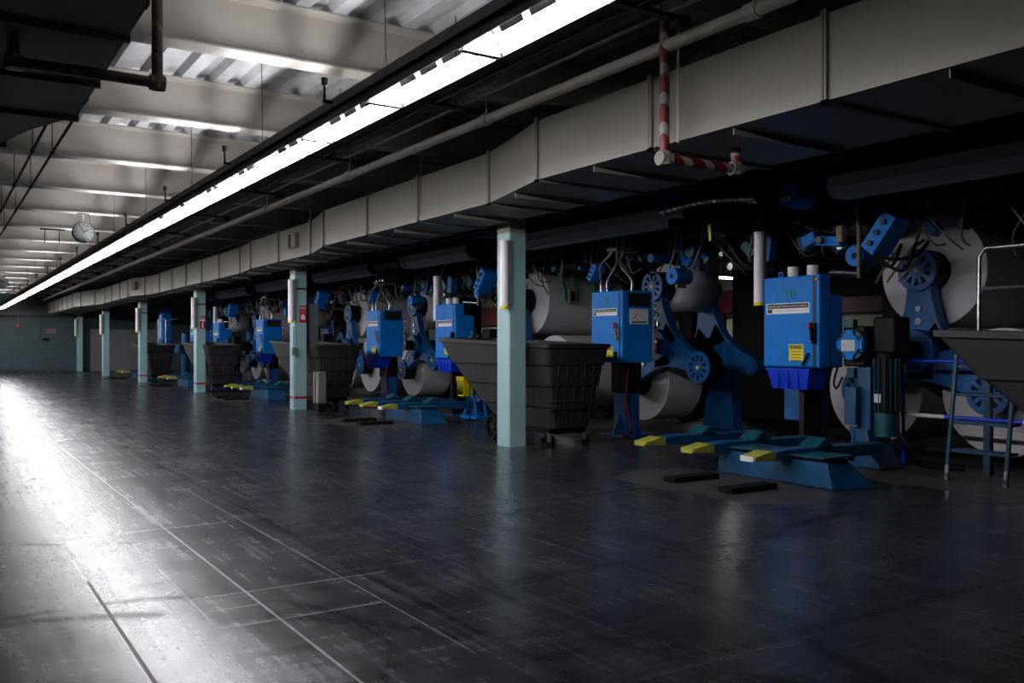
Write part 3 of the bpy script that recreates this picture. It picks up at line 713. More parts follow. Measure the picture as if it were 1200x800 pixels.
# bright blue bins under cabinets
def bin_(x, y, z, label):
    t = thing('parts_bin', (x, y, z), label, 'plastic bin', 'bright blue bins under the cabinets')
    a, b_ = .15, .26
    R = lambda k, zz: [(x-a*k, y-b_*k, zz), (x+a*k, y-b_*k, zz), (x+a*k, y+b_*k, zz), (x-a*k, y+b_*k, zz)]
    MB().loft([R(.82, z), R(1, z+.19), R(1.06, z+.19), R(1.06, z+.205), R(.96, z+.205), R(.80, z+.015)]).build('tray_body', 'deep', t, smooth=False)
    mb = MB()
    for dy in (-.12, .0, .12): mb.box(x-a*1.03, x-a*.9, y+dy-.006, y+dy+.006, z+.01, z+.19)
    mb.box(x-.02, x+.02, y-.3, y+.3, z+.205, z+.22)
    mb.build('rib', 'deep', t)
    return t
b1 = bin_(7.33, 6.14, .72, 'bright blue plastic bin under the cabinet marked 10')
dup(b1, (0, BAY, 0), 'bright blue plastic bin under the cabinet marked 8')
b2 = bin_(7.33, 16.3, .72, 'bright blue plastic bin under the black-windowed cabinet left of the tub nose'); 
dup(b2, (0, BAY, 0), 'bright blue plastic bin under the cabinet between second and third columns')

# ---- reelstands
def chuck(mbx, X, cy, cz, R, parent, nm='chuck'):
    """wheel with ten windows, hub at (X, cy, cz), housing behind it"""
    mb = MB(); mb.ring(0, cy, cz, X, X+.03, R*.74, R, 32); mb.ring(0, cy, cz, X, X+.03, .001, R*.40, 20)
    n = 10
    for k in range(n):
        a = 2*PI*(k+.0)/n; d = PI/n*.55
        P = [(cy+R*.38*math.cos(a-d*1.3), cz+R*.38*math.sin(a-d*1.3)), (cy+R*.76*math.cos(a-d*.8), cz+R*.76*math.sin(a-d*.8)), (cy+R*.76*math.cos(a+d*.8), cz+R*.76*math.sin(a+d*.8)), (cy+R*.38*math.cos(a+d*1.3), cz+R*.38*math.sin(a+d*1.3))]
        mb.prism(P, X, X+.03, 'x')
    o = mb.build(nm, 'blue2', parent)
    MB().cyl((X+.03, cy, cz), (X+.25, cy, cz), R*.99, seg=28).build('housing', 'black', o)
    MB().cyl((X-.008, cy, cz), (X+.01, cy, cz), R*.12, seg=12).build('boss', 'yellow2', o)
    return o
def arm_poly(cy, cz, a, L, w0, w1):
    u = Vector((math.cos(a), math.sin(a))); v = Vector((-u.y, u.x)); C = Vector((cy, cz))
    P = []
    n = 7
    for i in range(n):
        t = i/(n-1); w = w1+(w0-w1)*(1-t)**2.2; P.append(C+u*(L*t)+v*w)
    for i in range(1, 5):
        b = PI/2-PI*i/5; P.append(C+u*(L+w1*math.cos(b))+v*(w1*math.sin(b)))
    for i in range(n):
        t = 1-i/(n-1); w = w1+(w0-w1)*(1-t)**2.2; P.append(C+u*(L*t)-v*w)
    P.append(C-u*.05)
    return [(p.x, p.y) for p in P]
def reelstand(cy, cz, ang0, x_far, label, L=.79):
    t = thing('reel_stand', (8.2, cy, 0), label, 'reel stand', 'three-armed blue reel stands')
    MB().cyl((7.75, cy, cz), (x_far+.15, cy, cz), .10, seg=24).build('hub_shaft', 'black', t)
    MB().cyl((8.05, cy, cz), (8.14, cy, cz), .21, seg=28).build('hub_cap', 'blue2', t, bevel=.01)
    for j in range(3):
        a = ang0+j*2*PI/3
        py, pz = cy+L*math.cos(a), cz+L*math.sin(a)
        ar = MB().prism(arm_poly(cy, cz, a, L, .33, .12), 8.15, 8.28, 'x').build('arm', 'blue2', t, bevel=.008)
        chuck(None, 8.118, py, pz, .205, ar)
        af = MB().prism(arm_poly(cy, cz, a, L, .33, .12), x_far, x_far+.13, 'x').build('arm', 'blue2', t, bevel=.008)
        MB().cyl((x_far-.03, py, pz), (x_far+.28, py, pz), .10, seg=20).build('spindle', 'blue2', af)
        for rr, ss in ((.28, .035), (.40, .03)):
            MB().cyl((8.13, cy+L*rr*1.3*math.cos(a), cz+L*rr*1.3*math.sin(a)), (8.15, cy+L*rr*1.3*math.cos(a), cz+L*rr*1.3*math.sin(a)), ss, seg=12).build('bolt', 'steel', ar)
    # far pedestal
    MB().prism([(cy-.30, 0), (cy+.30, 0), (cy+.16, cz), (cy-.16, cz)], x_far+.17, x_far+.35, 'x').build('pedestal', 'blue2', t, bevel=.01)
    return t
def gear_post(y, label):
    """near bearing column of stand A: motor, gearbox, gauge flange, foot"""
    X = 7.45
    t = thing('drive_post', (X, y, 0), label, 'drive post', 'geared drive posts')
    p = MB().box(X, X+.22, y-.07, y+.08, .10, .95); p.prism([(y-.22, 0), (y+.20, 0), (y+.18, .05), (y+.10, .12), (y+.08, .36), (y-.07, .36), (y-.12, .12), (y-.20, .05)], X-.05, X+.30, 'x')
    p.build('pedestal', 'blue3', t, bevel=.01)
    MB().prism([(y+.06, .05), (y+.17, .05), (y+.10, .26), (y+.13, .38), (y+.06, .38)], X-.05, X-.01, 'x').build('bracket', 'blue3', t, bevel=.004)
    MB().box(X-.08, X+.05, y+.03, y+.16, .40, .76).build('side_panel', 'blue3', t, bevel=.01)
    MB().cyl((X+.12, y-.16, .30), (X+.12, y-.16, .52), .115, seg=20).build('motor_end', 'teal_blue', t)
    MB().cyl((X+.12, y-.16, .50), (X+.12, y-.16, 1.08), .105, seg=20).build('motor_body', 'black', t)
    mb = MB()
    for k in range(14):
        a = 2*PI*k/14; mb.obox((X+.12+.115*math.cos(a), y-.16+.115*math.sin(a), .78), (.02, .006, .5), Matrix.Rotation(a, 3, 'Z'))
    mb.build('cooling_fin', 'teal_blue', t, smooth=False)
    MB().box(X+.0, X+.24, y-.33, y-.10, 1.08, 1.42).build('gearbox', 'black', t, bevel=.02)
    MB().box(X-.02, X+.22, y-.02, y+.22, .95, 1.34).build('bearing_box', 'soot', t, bevel=.02)
    g = MB().cyl((X-.09, y+.08, 1.16), (X-.02, y+.08, 1.16), .15, seg=32).build('round_flange', 'teal_blue', t, bevel=.008)
    mb = MB().cyl((X-.115, y+.08, 1.16), (X-.09, y+.08, 1.16), .105, seg=28)
    mb.box(X-.112, X-.09, y-.06, y+.22, 1.12, 1.20); mb.box(X-.112, X-.09, y+.04, y+.12, 1.02, 1.30); mb.build('flange_cover', 'blue', g)
    pl = MB().box(X-.121, X-.115, y+.01, y+.16, 1.10, 1.205).build('data_plate', 'plate', g)
    for k in range(5): MB().box(X-.123, X-.121, y+.025, y+.145, 1.115+k*.018, 1.12+k*.018).build('small_print', 'inkg', pl)
    mb = MB()
    for k in range(10):
        a = 2*PI*k/10; mb.cyl((X-.10, y+.08+.13*math.cos(a), 1.16+.13*math.sin(a)), (X-.088, y+.08+.13*math.cos(a), 1.16+.13*math.sin(a)), .010, seg=6)
    mb.build('bolt', 'black', g)
    MB().box(X-.05, X+.02, y+.08, y+.19, 1.32, 1.40).build('junction_box', 'teal_blue', t, bevel=.005)
    MB().box(X-.03, X+.02, y+.09, y+.17, .84, .94).build('junction_box', 'teal_blue', t, bevel=.005)
    MB().box(X+.0, X+.06, y-.18, y-.11, .62, .70).build('data_plate', 'plate', t)
    MB().tube([(X+.1, y-.3, .35), (X+.1, y-.42, .2), (X+.2, y-.45, .05), (X+.5, y-.7, .02)], .012, 8, smooth=6).build('cable', 'black', t)
    MB().tube([(X-.05, y+.2, .85), (X-.06, y+.26, .74), (X-.05, y+.30, .80), (X-.03, y+.27, .95)], .011, 8, smooth=6).build('cable', 'black', t)
    return t

# paper rolls
def roll(x0, x1, y, z, r, label, web=None, group='white paper reels on the stands', recess=0.10):
    t = thing('paper_roll', (x0, y, z), label, 'paper roll', group)
    mb = MB()
    n = 56
    # body with a core hole
    R = []
    for (x, rr) in ((x0+.02, .06), (x0, .065), (x0, r-.006), (x0+.006, r), (x1-.006, r), (x1, r-.006), (x1, .06)):
        R.append([(x, y+rr*math.cos(2*PI*i/n), z+rr*math.sin(2*PI*i/n)) for i in range(n)])
    mb.loft(R); mb.build('reel_body', 'paper', t, ang=30)
    MB().ring(0, y, z, x0-.01, x0+.03, .05, .068, 24).build('core', 'tan', t)
    if web: web(t)
    return t
def ang_pos(cy, cz, a, L=.79): return cy+L*math.cos(a), cz+L*math.sin(a)

AC, AZ, AA = 5.343, 1.10, math.radians(89)
BC, BZ, BA = 9.105, 1.16, math.radians(81)
ra = reelstand(AC, AZ, AA, 10.0, 'blue three-armed reel stand carrying big rolls at the right edge')
rb = reelstand(BC, BZ, BA, 9.05, 'blue reel stand behind and right of the cabinet marked 9')
ga_ = gear_post(5.46, 'dark teal geared drive post right of the cabinet marked 10')
ra_l = ['', 'blue three-armed reel stand behind the nearest column', 'blue three-armed reel stand behind the second column', 'blue three-armed reel stand behind the third column']
rb_l = ['', 'blue three-armed reel stand between the cabinets marked 8 and its left neighbour', 'blue three-armed reel stand behind the cabinet between second and third columns', 'blue three-armed reel stand left of the third column']
gp_l = ['', 'dark teal geared drive post behind the nearest black tub', 'dark teal geared drive post behind the second black tub', 'dark teal geared drive post behind the third black tub']
for k in range(1, 4):
    dup(ra, (0, BAY*k, 0), ra_l[k]); dup(rb, (0, BAY*k, 0), rb_l[k]); dup(ga_, (0, BAY*k, 0), gp_l[k])

def webA(t):
    # sheet leading from the reel up over guide rollers towards the press
    y, z, r = 5.36, 1.9, .56
    pts = []
    for i in range(8): 
        a = math.radians(150-10*i*1.0); pts.append((y+r*1.004*math.cos(a), z+r*1.004*math.sin(a)))
    P = [(6.75, 2.50)] + [(y+(r+.004)*math.cos(math.radians(60)), z+(r+.004)*math.sin(math.radians(60)))]
    mb = MB(); q = P; th = .003
    for (a, b_) in zip(q, q[1:]):
        mb.prism([(a[0], a[1]), (b_[0], b_[1]), (b_[0], b_[1]-th), (a[0], a[1]-th)], 8.4, 9.85, 'x')
    mb.build('paper_web', 'web', t)
aa = [ang_pos(AC, AZ, AA+j*2*PI/3) for j in range(3)]
ra1 = roll(8.38, 9.95, aa[0][0], aa[0][1], .56, 'big white paper roll, upper one of three at the right edge', webA)
ra2 = roll(8.38, 9.95, aa[2][0], aa[2][1], .56, 'big white paper roll, lower left of three at the right edge')
ra3 = roll(8.38, 9.95, aa[1][0], aa[1][1], .60, 'big white paper roll, lower right of three, behind the ladder')
AR = [('', '', ''),
      ('upper white paper roll seen between the nearest column and the cabinet marked 9', 'lower left white paper roll hidden behind the nearest tub', 'lower white paper roll whose top shows above the nearest tub'),
      ('upper white paper roll behind the second column', 'lower left white paper roll behind the second tub', 'lower right white paper roll behind the second tub'),
      ('upper white paper roll right of the third column', 'lower left white paper roll behind the third tub', 'lower right white paper roll behind the third tub')]
for k in range(1, 4):
    for r_, l_ in zip((ra1, ra2, ra3), AR[k]): dup(r_, (0, BAY*k, 0), l_)
bb = [ang_pos(BC, BZ, BA+j*2*PI/3) for j in range(3)]
def webB(t):
    y, z = bb[0]; r = .325; pts = []
    for i in range(7):
        a = math.radians(-80-100*i/6); pts.append((y+r*math.cos(a), z+r*math.sin(a)))
    pts.append((y-r-.06, 2.42)); mb = MB(); th = .003
    A = [mb.bm.verts.new((8.38, p[0], p[1])) for p in pts]; B = [mb.bm.verts.new((9.02, p[0], p[1])) for p in pts]
    for i in range(len(pts)-1): mb.bm.faces.new([A[i], A[i+1], B[i+1], B[i]])
    o = mb.build('paper_web', 'web', t); md = o.modifiers.new('thick', 'SOLIDIFY'); md.thickness = .003
rb1 = roll(8.38, 9.0, bb[0][0], bb[0][1], .32, 'half-used paper roll with its sheet rising, right of the cabinet marked 9', webB)
rb2 = roll(8.38, 9.0, bb[2][0], bb[2][1], .55, 'full paper roll low down, right of the cabinet marked 9')
BR = [('', ''), ('half-used paper roll right of the cabinet left of the tub nose', 'full paper roll low down right of the cabinet left of the tub nose'),
      ('half-used paper roll left of the second column', 'full paper roll low down left of the second column'), ('half-used paper roll left of the third column', 'full paper roll low down left of the third column')]
for k in range(1, 4):
    for r_, l_ in zip((rb1, rb2), BR[k]):
        dup(r_, (0, BAY*k, 0), l_)

# brake disc and black shaft between B stand's sides
def brake(cy):
    t = thing('brake_disc', (9.9, cy, 0), 'large blue brake disc on a post right of the lower reel chuck', 'brake disc', 'blue brake discs')
    MB().ring(0, cy, 1.23, 9.7, 9.80, .10, .31, 36).build('disc', 'blue2', t, bevel=.006)
    MB().cyl((9.6, cy, 1.23), (10.0, cy, 1.23), .09, seg=20).build('axle', 'black', t)
    MB().box(9.82, 9.95, cy-.12, cy+.12, 0, 1.25).build('post', 'black', t, bevel=.01)
    return t
bd = brake(9.75)
for k in range(1, 3): dup(bd, (0, BAY*k, 0), 'large blue brake disc on a post, %s' % pos[k])

# ---- press frame: black uprights, head beams, rollers, hoses
def press(k0):
    t = thing('printing_press', (9.5, 6.8, 0), 'x', 'printing press', 'black press frames over the reel stands')
    for (x, y, w) in ((10.35, 7.15, .16), (10.35, 3.75, .16)):
        MB().box(x, x+.32, y-w, y+w, 0, 2.98).build('upright', 'black', t, bevel=.01)
    MB().box(8.0, 10.8, 6.95, 7.35, 2.30, 2.98).build('head_beam', 'black', t, bevel=.01)
    MB().box(8.0, 10.8, 3.55, 3.95, 2.30, 2.98).build('head_beam', 'black', t, bevel=.01)
    MB().box(7.9, 8.1, 3.5, 10.6, 2.52, 2.98).build('side_beam', 'soot', t, bevel=.01)
    MB().box(10.9, 11.4, 5.4, 6.1, 0, 2.98).build('folder_unit', 'black', t, bevel=.02)
    MB().box(10.9, 11.4, 8.9, 10.45, 0, 2.98).build('folder_unit', 'black', t, bevel=.02)
    MB().box(10.9, 11.2, 7.25, 8.88, 0, 1.33).build('lower_housing', 'black', t, bevel=.02); MB().box(10.9, 11.2, 7.25, 8.88, 1.85, 2.98).build('upper_housing', 'black', t, bevel=.02)
    for (y, z, r, m) in ((6.75, 2.48, .055, 'chrome'), (7.75, 2.10, .045, 'chrome'), (7.9, 2.26, .03, 'steel'), (8.78, 2.42, .05, 'chrome'), (7.45, 2.45, .06, 'chrome'), (6.2, 2.2, .04, 'steel')):
        MB().cyl((8.05, y, z), (10.5, y, z), r, seg=18).build('roller', m, t)
    # web crossing high up
    mb = MB(); mb.prism([(7.45, 2.50), (7.52, 2.62), (8.15, 2.72), (8.15, 2.717), (7.5, 2.61), (7.40, 2.43), (7.40, 2.50)], 8.55, 9.25, 'x'); mb.build('paper_web', 'web', t)
    # blue lever clamp
    mb = MB(); X = 8.0
    mb.prism([(8.62, 2.62), (8.58, 2.30), (8.52, 2.16), (8.46, 2.18), (8.50, 2.32), (8.52, 2.44), (8.50, 2.62)], X, X+.05, 'x')
    mb.prism([(8.52, 2.16), (8.36, 2.34), (8.22, 2.34), (8.10, 2.24), (8.13, 2.20), (8.24, 2.28), (8.34, 2.27), (8.44, 2.13)], X, X+.06, 'x')
    mb.build('lever', 'blue', t, bevel=.006)
    # upper teal machinery lumps
    rnd = random.Random(11)
    for i in range(34):
        y = 4.0+i*.2+rnd.uniform(-.1, .1); x = rnd.uniform(7.75, 8.3); z = rnd.uniform(2.15, 2.55); s = rnd.uniform(.04, .13)
        R = Matrix.Rotation(rnd.uniform(-.8, .8), 3, 'X')
        mb = MB()
        if i % 3 == 0: mb.cyl((x-.1, y, z), (x+.12, y, z), s*.7, seg=16)
        else: mb.obox((x, y, z), (.12, s*1.2, s*2.2), R)
        mb.build('actuator', rnd.choice(['blue2', 'teal_blue', 'teal_blue', 'soot']), t, bevel=.005)
    for i in range(30):
        y = 4.0+i*.22+rnd.uniform(-.15, .15); x = rnd.uniform(7.5, 8.0); dy = rnd.uniform(-.35, .35)
        MB().tube([(x, y, 2.6), (x+rnd.uniform(-.05, .1), y+dy*.3, 2.35), (x+.1, y+dy, 2.12), (x+.25, y+dy*1.2, rnd.uniform(1.95, 2.2))], rnd.choice([.008, .012, .016]), 6, smooth=5).build('hose', rnd.choice(['black', 'rust', 'black', 'rust', 'grey']), t)
    return t
pr = press(0)
pr['label'] = 'black press with rollers and hoses above the reel stands beyond the cabinet marked 10'
for k in range(1, 4):
    dup(pr, (0, BAY*k, 0), 'black press with rollers above the reel stands %s' % pos[k])

# ---- diagonal belt arms over the A reels (dark green frames)
def belt_arm(y, x, label):
    t = thing('belt_arm', (x, y, 1.9), label, 'belt arm', 'green-edged belt arms over the reels')
    P = [(y+1.0, 2.62), (y+.62, 2.42), (y+.30, 2.20), (y-.02, 2.00), (y-.42, 1.80), (y-.60, 1.78)]
    # lies against the aisle-side top of the roll
    pts = [(x, y+.78, 2.60), (x, y+.40, 2.52), (x, y-.20, 2.50), (x, y-.52, 2.34), (x, y-.66, 2.05), (x, y-.68, 1.86)]
    for s in (-.12, .12): MB().tube([(p[0]+s, p[1], p[2]) for p in pts], [.036], 8, smooth=5).build('rail', 'dark_green', t)
    MB().tube([(p[0], p[1]+.02, p[2]+.03) for p in pts[:4]], .075, 8, smooth=5).build('belt', 'blue2', t)
    MB().box(x-.08, x+.08, y-.73, y-.65, 1.84, 2.06).build('end_frame', 'tan', t, bevel=.01)
    MB().box(x-.045, x+.045, y-.735, y-.69, 1.86, 2.02).build('roller', 'ink', t)
    return t
n0 = AC+BAY
g1 = belt_arm(n0, 8.72, 'green-edged belt arm over the upper roll, left one of two, near the nearest column')
g2 = belt_arm(n0, 9.35, 'green-edged belt arm over the upper roll, right one of two, by the cabinet marked 9')

# ---- motors, knob boxes, hoods in every bay
def knob_box(y, z, x, label, sc_=1.0):
    """pendant box with three black knobs, hung at a slant"""
    t = thing('control_box', (x, y, z), label, 'control box', 'slanted blue control boxes')
    R = Matrix.Rotation(math.radians(38), 3, 'X')
    D = .26*sc_; H = .40*sc_; W = .16*sc_
    MB().obox((x+D/2, y, z), (D, W, H), R).build('box_body', 'blue', t, bevel=.008)
    for k in (-1, 0, 1):
        c = Vector((x-.012, y, z)) + R @ Vector((0, 0, k*.115*sc_))
        MB().cyl(c, c+Vector((-.02, 0, 0)), .026*sc_, seg=14).build('knob', 'ink', t)
    c = Vector((x+D/2, y, z)) + R @ Vector((0, 0, H/2))
    MB().tube([c, c+Vector((.05, .1, .15)), (x+D/2+.1, y+.25, 2.6)], .02, 8, smooth=4).build('support', 'soot', t)
    return t
kb = knob_box(5.22, 2.19, 7.32, 'slanted blue control box with three black knobs, nearest, above the drive post')
for k, l in ((1, 'slanted blue control box with three knobs, left of the nearest column top'), (2, 'slanted dark blue control box just right of the second column top'), (3, 'slanted blue control box between second and third columns')): dup(kb, (0, BAY*k, 0), l)
kb2 = knob_box(9.55, 2.12, 7.35, 'small blue and white slanted control box above the cabinet marked 9', .6)
dup(kb2, (0, BAY, 0), 'small slanted control box above the cabinet left of the tub nose')

def motor(p, l, r, label, cat='motor'):
    x, y, z = p
    t = thing('electric_motor', p, label, cat, 'small blue electric motors')
    MB().cyl((x, y, z), (x+l, y, z), r, seg=24).build('motor_body', 'blue2', t)
    MB().ring(0, y, z, x-.03, x, r*.3, r*1.08, 24).build('end_bell', 'blue', t, bevel=.004)
    MB().cyl((x-.02, y, z), (x, y, z), r*.28, seg=12).build('shaft_cap', 'black', t)
    mb = MB()
    for k in range(10):
        a = 2*PI*k/10; mb.obox((x+l/2, y+math.cos(a)*r*1.02, z+math.sin(a)*r*1.02), (l*.8, .010, .012), Matrix.Rotation(a, 3, 'X'))
    mb.build('cooling_fin', 'blue2', t, smooth=False)
    MB().box(x+l*.3, x+l*.7, y-r*.5, y+r*.5, z+r*.9, z+r*1.4).build('terminal_box', 'teal_blue', t, bevel=.004)
    MB().box(x+l*.2, x+l*.8, y-.02, y+.02, z-r*1.5, z-r*.9).build('bracket', 'rust', t)
    return t
m1 = motor((7.55, 5.62, 2.02), .26, .095, 'blue electric motor hung above the cabinet marked 10')
m2 = motor((7.65, 8.30, 2.0), .24, .095, 'blue electric motor with orange bracket right of the cabinet marked 9')
dup(m2, (0, BAY, 0), 'blue electric motor right of the black-windowed cabinet'); dup(m2, (0, BAY*2, 0), 'blue electric motor just left of the second column')
dup(m1, (0, BAY, 0), 'blue electric motor above the raised nose of the nearest tub')
# actuator on a bracket above cabinet 10
t = thing('valve_actuator', (7.5, 5.9, 2.2), 'bright blue valve actuator with white lever above the cabinet marked 10', 'valve')
R = Matrix.Rotation(.12, 3, 'X')
MB().obox((7.55, 6.0, 2.20), (.10, .46, .10), R).build('body', 'blue', t, bevel=.01)
MB().obox((7.48, 6.12, 2.22), (.05, .17, .12), Matrix.Rotation(-.35, 3, 'X')).build('cover', 'blue', t, bevel=.01)
MB().cyl((7.44, 5.98, 2.20), (7.5, 5.98, 2.20), .035, seg=14).build('dial', 'rust', t)
MB().box(7.44, 7.50, 5.70, 5.77, 2.16, 2.32).build('lever', 'tan', t, bevel=.008)
MB().tube([(7.55, 5.9, 2.26), (7.6, 5.75, 2.4), (7.6, 5.6, 2.55)], .02, 8, smooth=4).build('hose', 'teal_blue', t)
# round blue cover with white eye emblem high up
t = thing('round_motor', (7.0, 5.95, 2.62), 'round blue cover with a white eye-shaped mark under the duct edge', 'cover')
MB().cyl((6.95, 5.95, 2.60), (7.25, 5.95, 2.60), .115, seg=32).build('cover_body', 'blue', t, bevel=.01)
MB().prism([(5.95+.05*math.cos(a)*1.0, 2.565+.024*math.sin(a)) for a in [2*PI*i/16 for i in range(16)]], 6.944, 6.95, 'x').build('emblem', 'white', t)
MB().cyl((6.938, 5.95, 2.565), (6.944, 5.95, 2.565), .014, seg=12).build('emblem', 'blue', t)
MB().box(6.94, 6.951, 5.84, 6.06, 2.60, 2.618).build('strap', 'black', t)
dup(t, (0, BAY*3, .0), 'round blue cover hanging right of the third column top')

# rusty standpipe and black cables by cabinet 10
def standpipe(y, label):
    t = thing('standpipe', (7.5, y, 1.8), label, 'pipe', 'brown upright pipes')
    MB().cyl((7.5, y, 1.80), (7.5, y, 2.98), .022, seg=12).build('pipe_run', 'rust', t)
    MB().cyl((7.5, y, 2.30), (7.5, y, 2.36), .032, seg=12).build('coupling', 'rust', t)
    MB().tube([(7.5, y, 1.84), (7.42, y+.12, 1.86), (7.34, y+.22, 1.86)], .022, 10).build('branch', 'steel', t)
    for (dy, dz) in ((-.35, .05), (-.5, .0), (-.62, .12)):
        MB().tube([(7.56, y-.05, 2.35), (7.6, y+dy*.3, 2.0), (7.6, y+dy*.8, 1.85+dz), (7.5, y+dy-.1, 2.08)], .016, 8, smooth=6).build('cable', 'black', t)
    for q in range(3):
        MB().tube([(7.62, y-.1-q*.12, 1.75), (7.62, y-.2-q*.14, 1.9), (7.64, y-.35-q*.14, 2.08)], .013, 8, smooth=4).build('hose', 'rust', t)
    return t
sp_ = standpipe(5.55, 'brown upright pipe with looping cables right of the cabinet marked 10')
dup(sp_, (0, BAY, 0), 'brown upright pipe with cables right of the cabinet marked 8'); dup(sp_, (0, 2*BAY, 0), 'brown upright pipe with cables just right of the second column')
dup(sp_, (0, 3*BAY, 0), 'brown upright pipe with cables right of the third column')

# silvery flexible hose, grey hood and lime tag near the duct
t = thing('flexible_duct', (6.8, 6.9, 2.6), 'ribbed silver flexible duct sagging below the duct edge, above the lamp', 'flexible duct')
mb = MB(); n = 34; pts = [(6.75+.1*math.sin(i*.09), 7.55-i*.042, 2.62+.05*math.sin(i*.11)) for i in range(n)]
mb.tube(pts, [.062, .048], 12); mb.build('hose', 'flex', t, ang=8)
mb = MB().tube([(6.9, 7.5, 2.50), (6.95, 7.0, 2.46), (6.95, 6.55, 2.47)], .075, 12, smooth=5); mb.build('elbow', 'soot', t)
t = MB().prism([(6.88, 2.42), (6.92, 2.41), (6.90, 2.24), (6.87, 2.25)], 6.86, 6.865, 'x').build('plastic_tag', 'yplastic', loc=(6.86, 6.9, 2.3)); tag(t, 'lime yellow strip of tape hanging under the silver flexible duct', 'tag')
t = thing('wrapped_hose', (6.9, 14.6, 2.6), 'pale wrapped hose bundle hung between two grey troughs above second cabinet', 'hose')
mb = MB(); pts = [(6.9, 15.4-i*.07, 2.60+.02*math.sin(i*1.3)) for i in range(22)]; mb.tube(pts, [.075, .062, .07], 10); mb.build('hose', 'card', t)

# ---- grey troughs along the press front
def trough(y0, y1, label):
    x = 7.0; t = thing('grey_trough', (x, (y0+y1)/2, 2.5), label, 'trough', 'grey troughs above the reel stands')
    sec = [(x-.17, 2.57), (x-.17, 2.68), (x+.17, 2.68), (x+.17, 2.57), (x+.10, 2.49), (x-.10, 2.49)]
    MB().prism(sec, y0, y1, 'y').build('trough_body', 'trough', t, bevel=.006, ang=15)
    for y in (y0-.012, y1+.012):
        MB().prism([(p[0]*1.0 + (.02 if p[0] > x else -.02), p[1]+(.015 if p[1] > 2.6 else -.015)) for p in sec], y-.012, y+.012, 'y').build('end_cap', 'black', t)
    mb = MB()
    for y in (y0+.5, (y0+y1)/2, y1-.5): mb.cyl((x, y, 2.67), (x, y, 2.98), .012, seg=6)
    mb.build('hanger_rod', 'black', t)
trough(2.0, 5.40, 'grey sheet-metal trough overhead at the right edge, nearest one')
trough(7.25, 10.6, 'grey sheet-metal trough overhead above the cabinet marked 9')
trough(11.95, 14.3, 'grey sheet-metal trough overhead left of the nearest column')
trough(15.6, 18.6, 'grey sheet-metal trough overhead right of the second column')
trough(19.4, 22.6, 'grey sheet-metal trough overhead left of the second column')
trough(23.4, 26.4, 'grey sheet-metal trough overhead right of the third column')
# black pipes and cable runs overhead
for i, (x, z, r, m, l) in enumerate(((6.35, 2.72, .035, 'black', 'thick black pipe'), (6.6, 2.83, .05, 'soot', 'sooty black pipe'), (7.35, 2.78, .03, 'black', 'thin black pipe'), (6.45, 2.60, .012, 'black', 'very thin black cable'), (7.6, 2.62, .045, 'soot', 'dark oily pipe'))):
    o = MB().cyl((x, 1, z), (x, 38, z), r, seg=12).build('overhead_pipe', m, loc=(x, 1, z)); tag(o, l+' running along above the press front', 'pipe', 'black overhead pipes')
rnd = random.Random(5)
for i in range(26):
    y = 4.2+i*1.05+rnd.uniform(-.2, .2); x = 6.2+rnd.uniform(0, .8); z = 2.72+rnd.uniform(0, .14)
    mb = MB().box(x-.15, x+.25, y-.12, y+.12, z, z+.09); mb.cyl((x, y-.3, z+.04), (x, y+.3, z+.04), .03, seg=10); mb.cyl((x, y, z+.05), (x, y, 2.98), .006, seg=6)
    o = mb.build('junction_box', ['soot', 'black', 'soot', 'blue2'][i % 4], loc=(x, y, z), bevel=.006)
    tag(o, '%s junction box overhead among the pipes, %s along from the right' % (['sooty', 'black', 'sooty', 'dark blue'][i % 4], ordn(i) if i else 'first'), 'junction box', 'junction boxes among the overhead pipes')

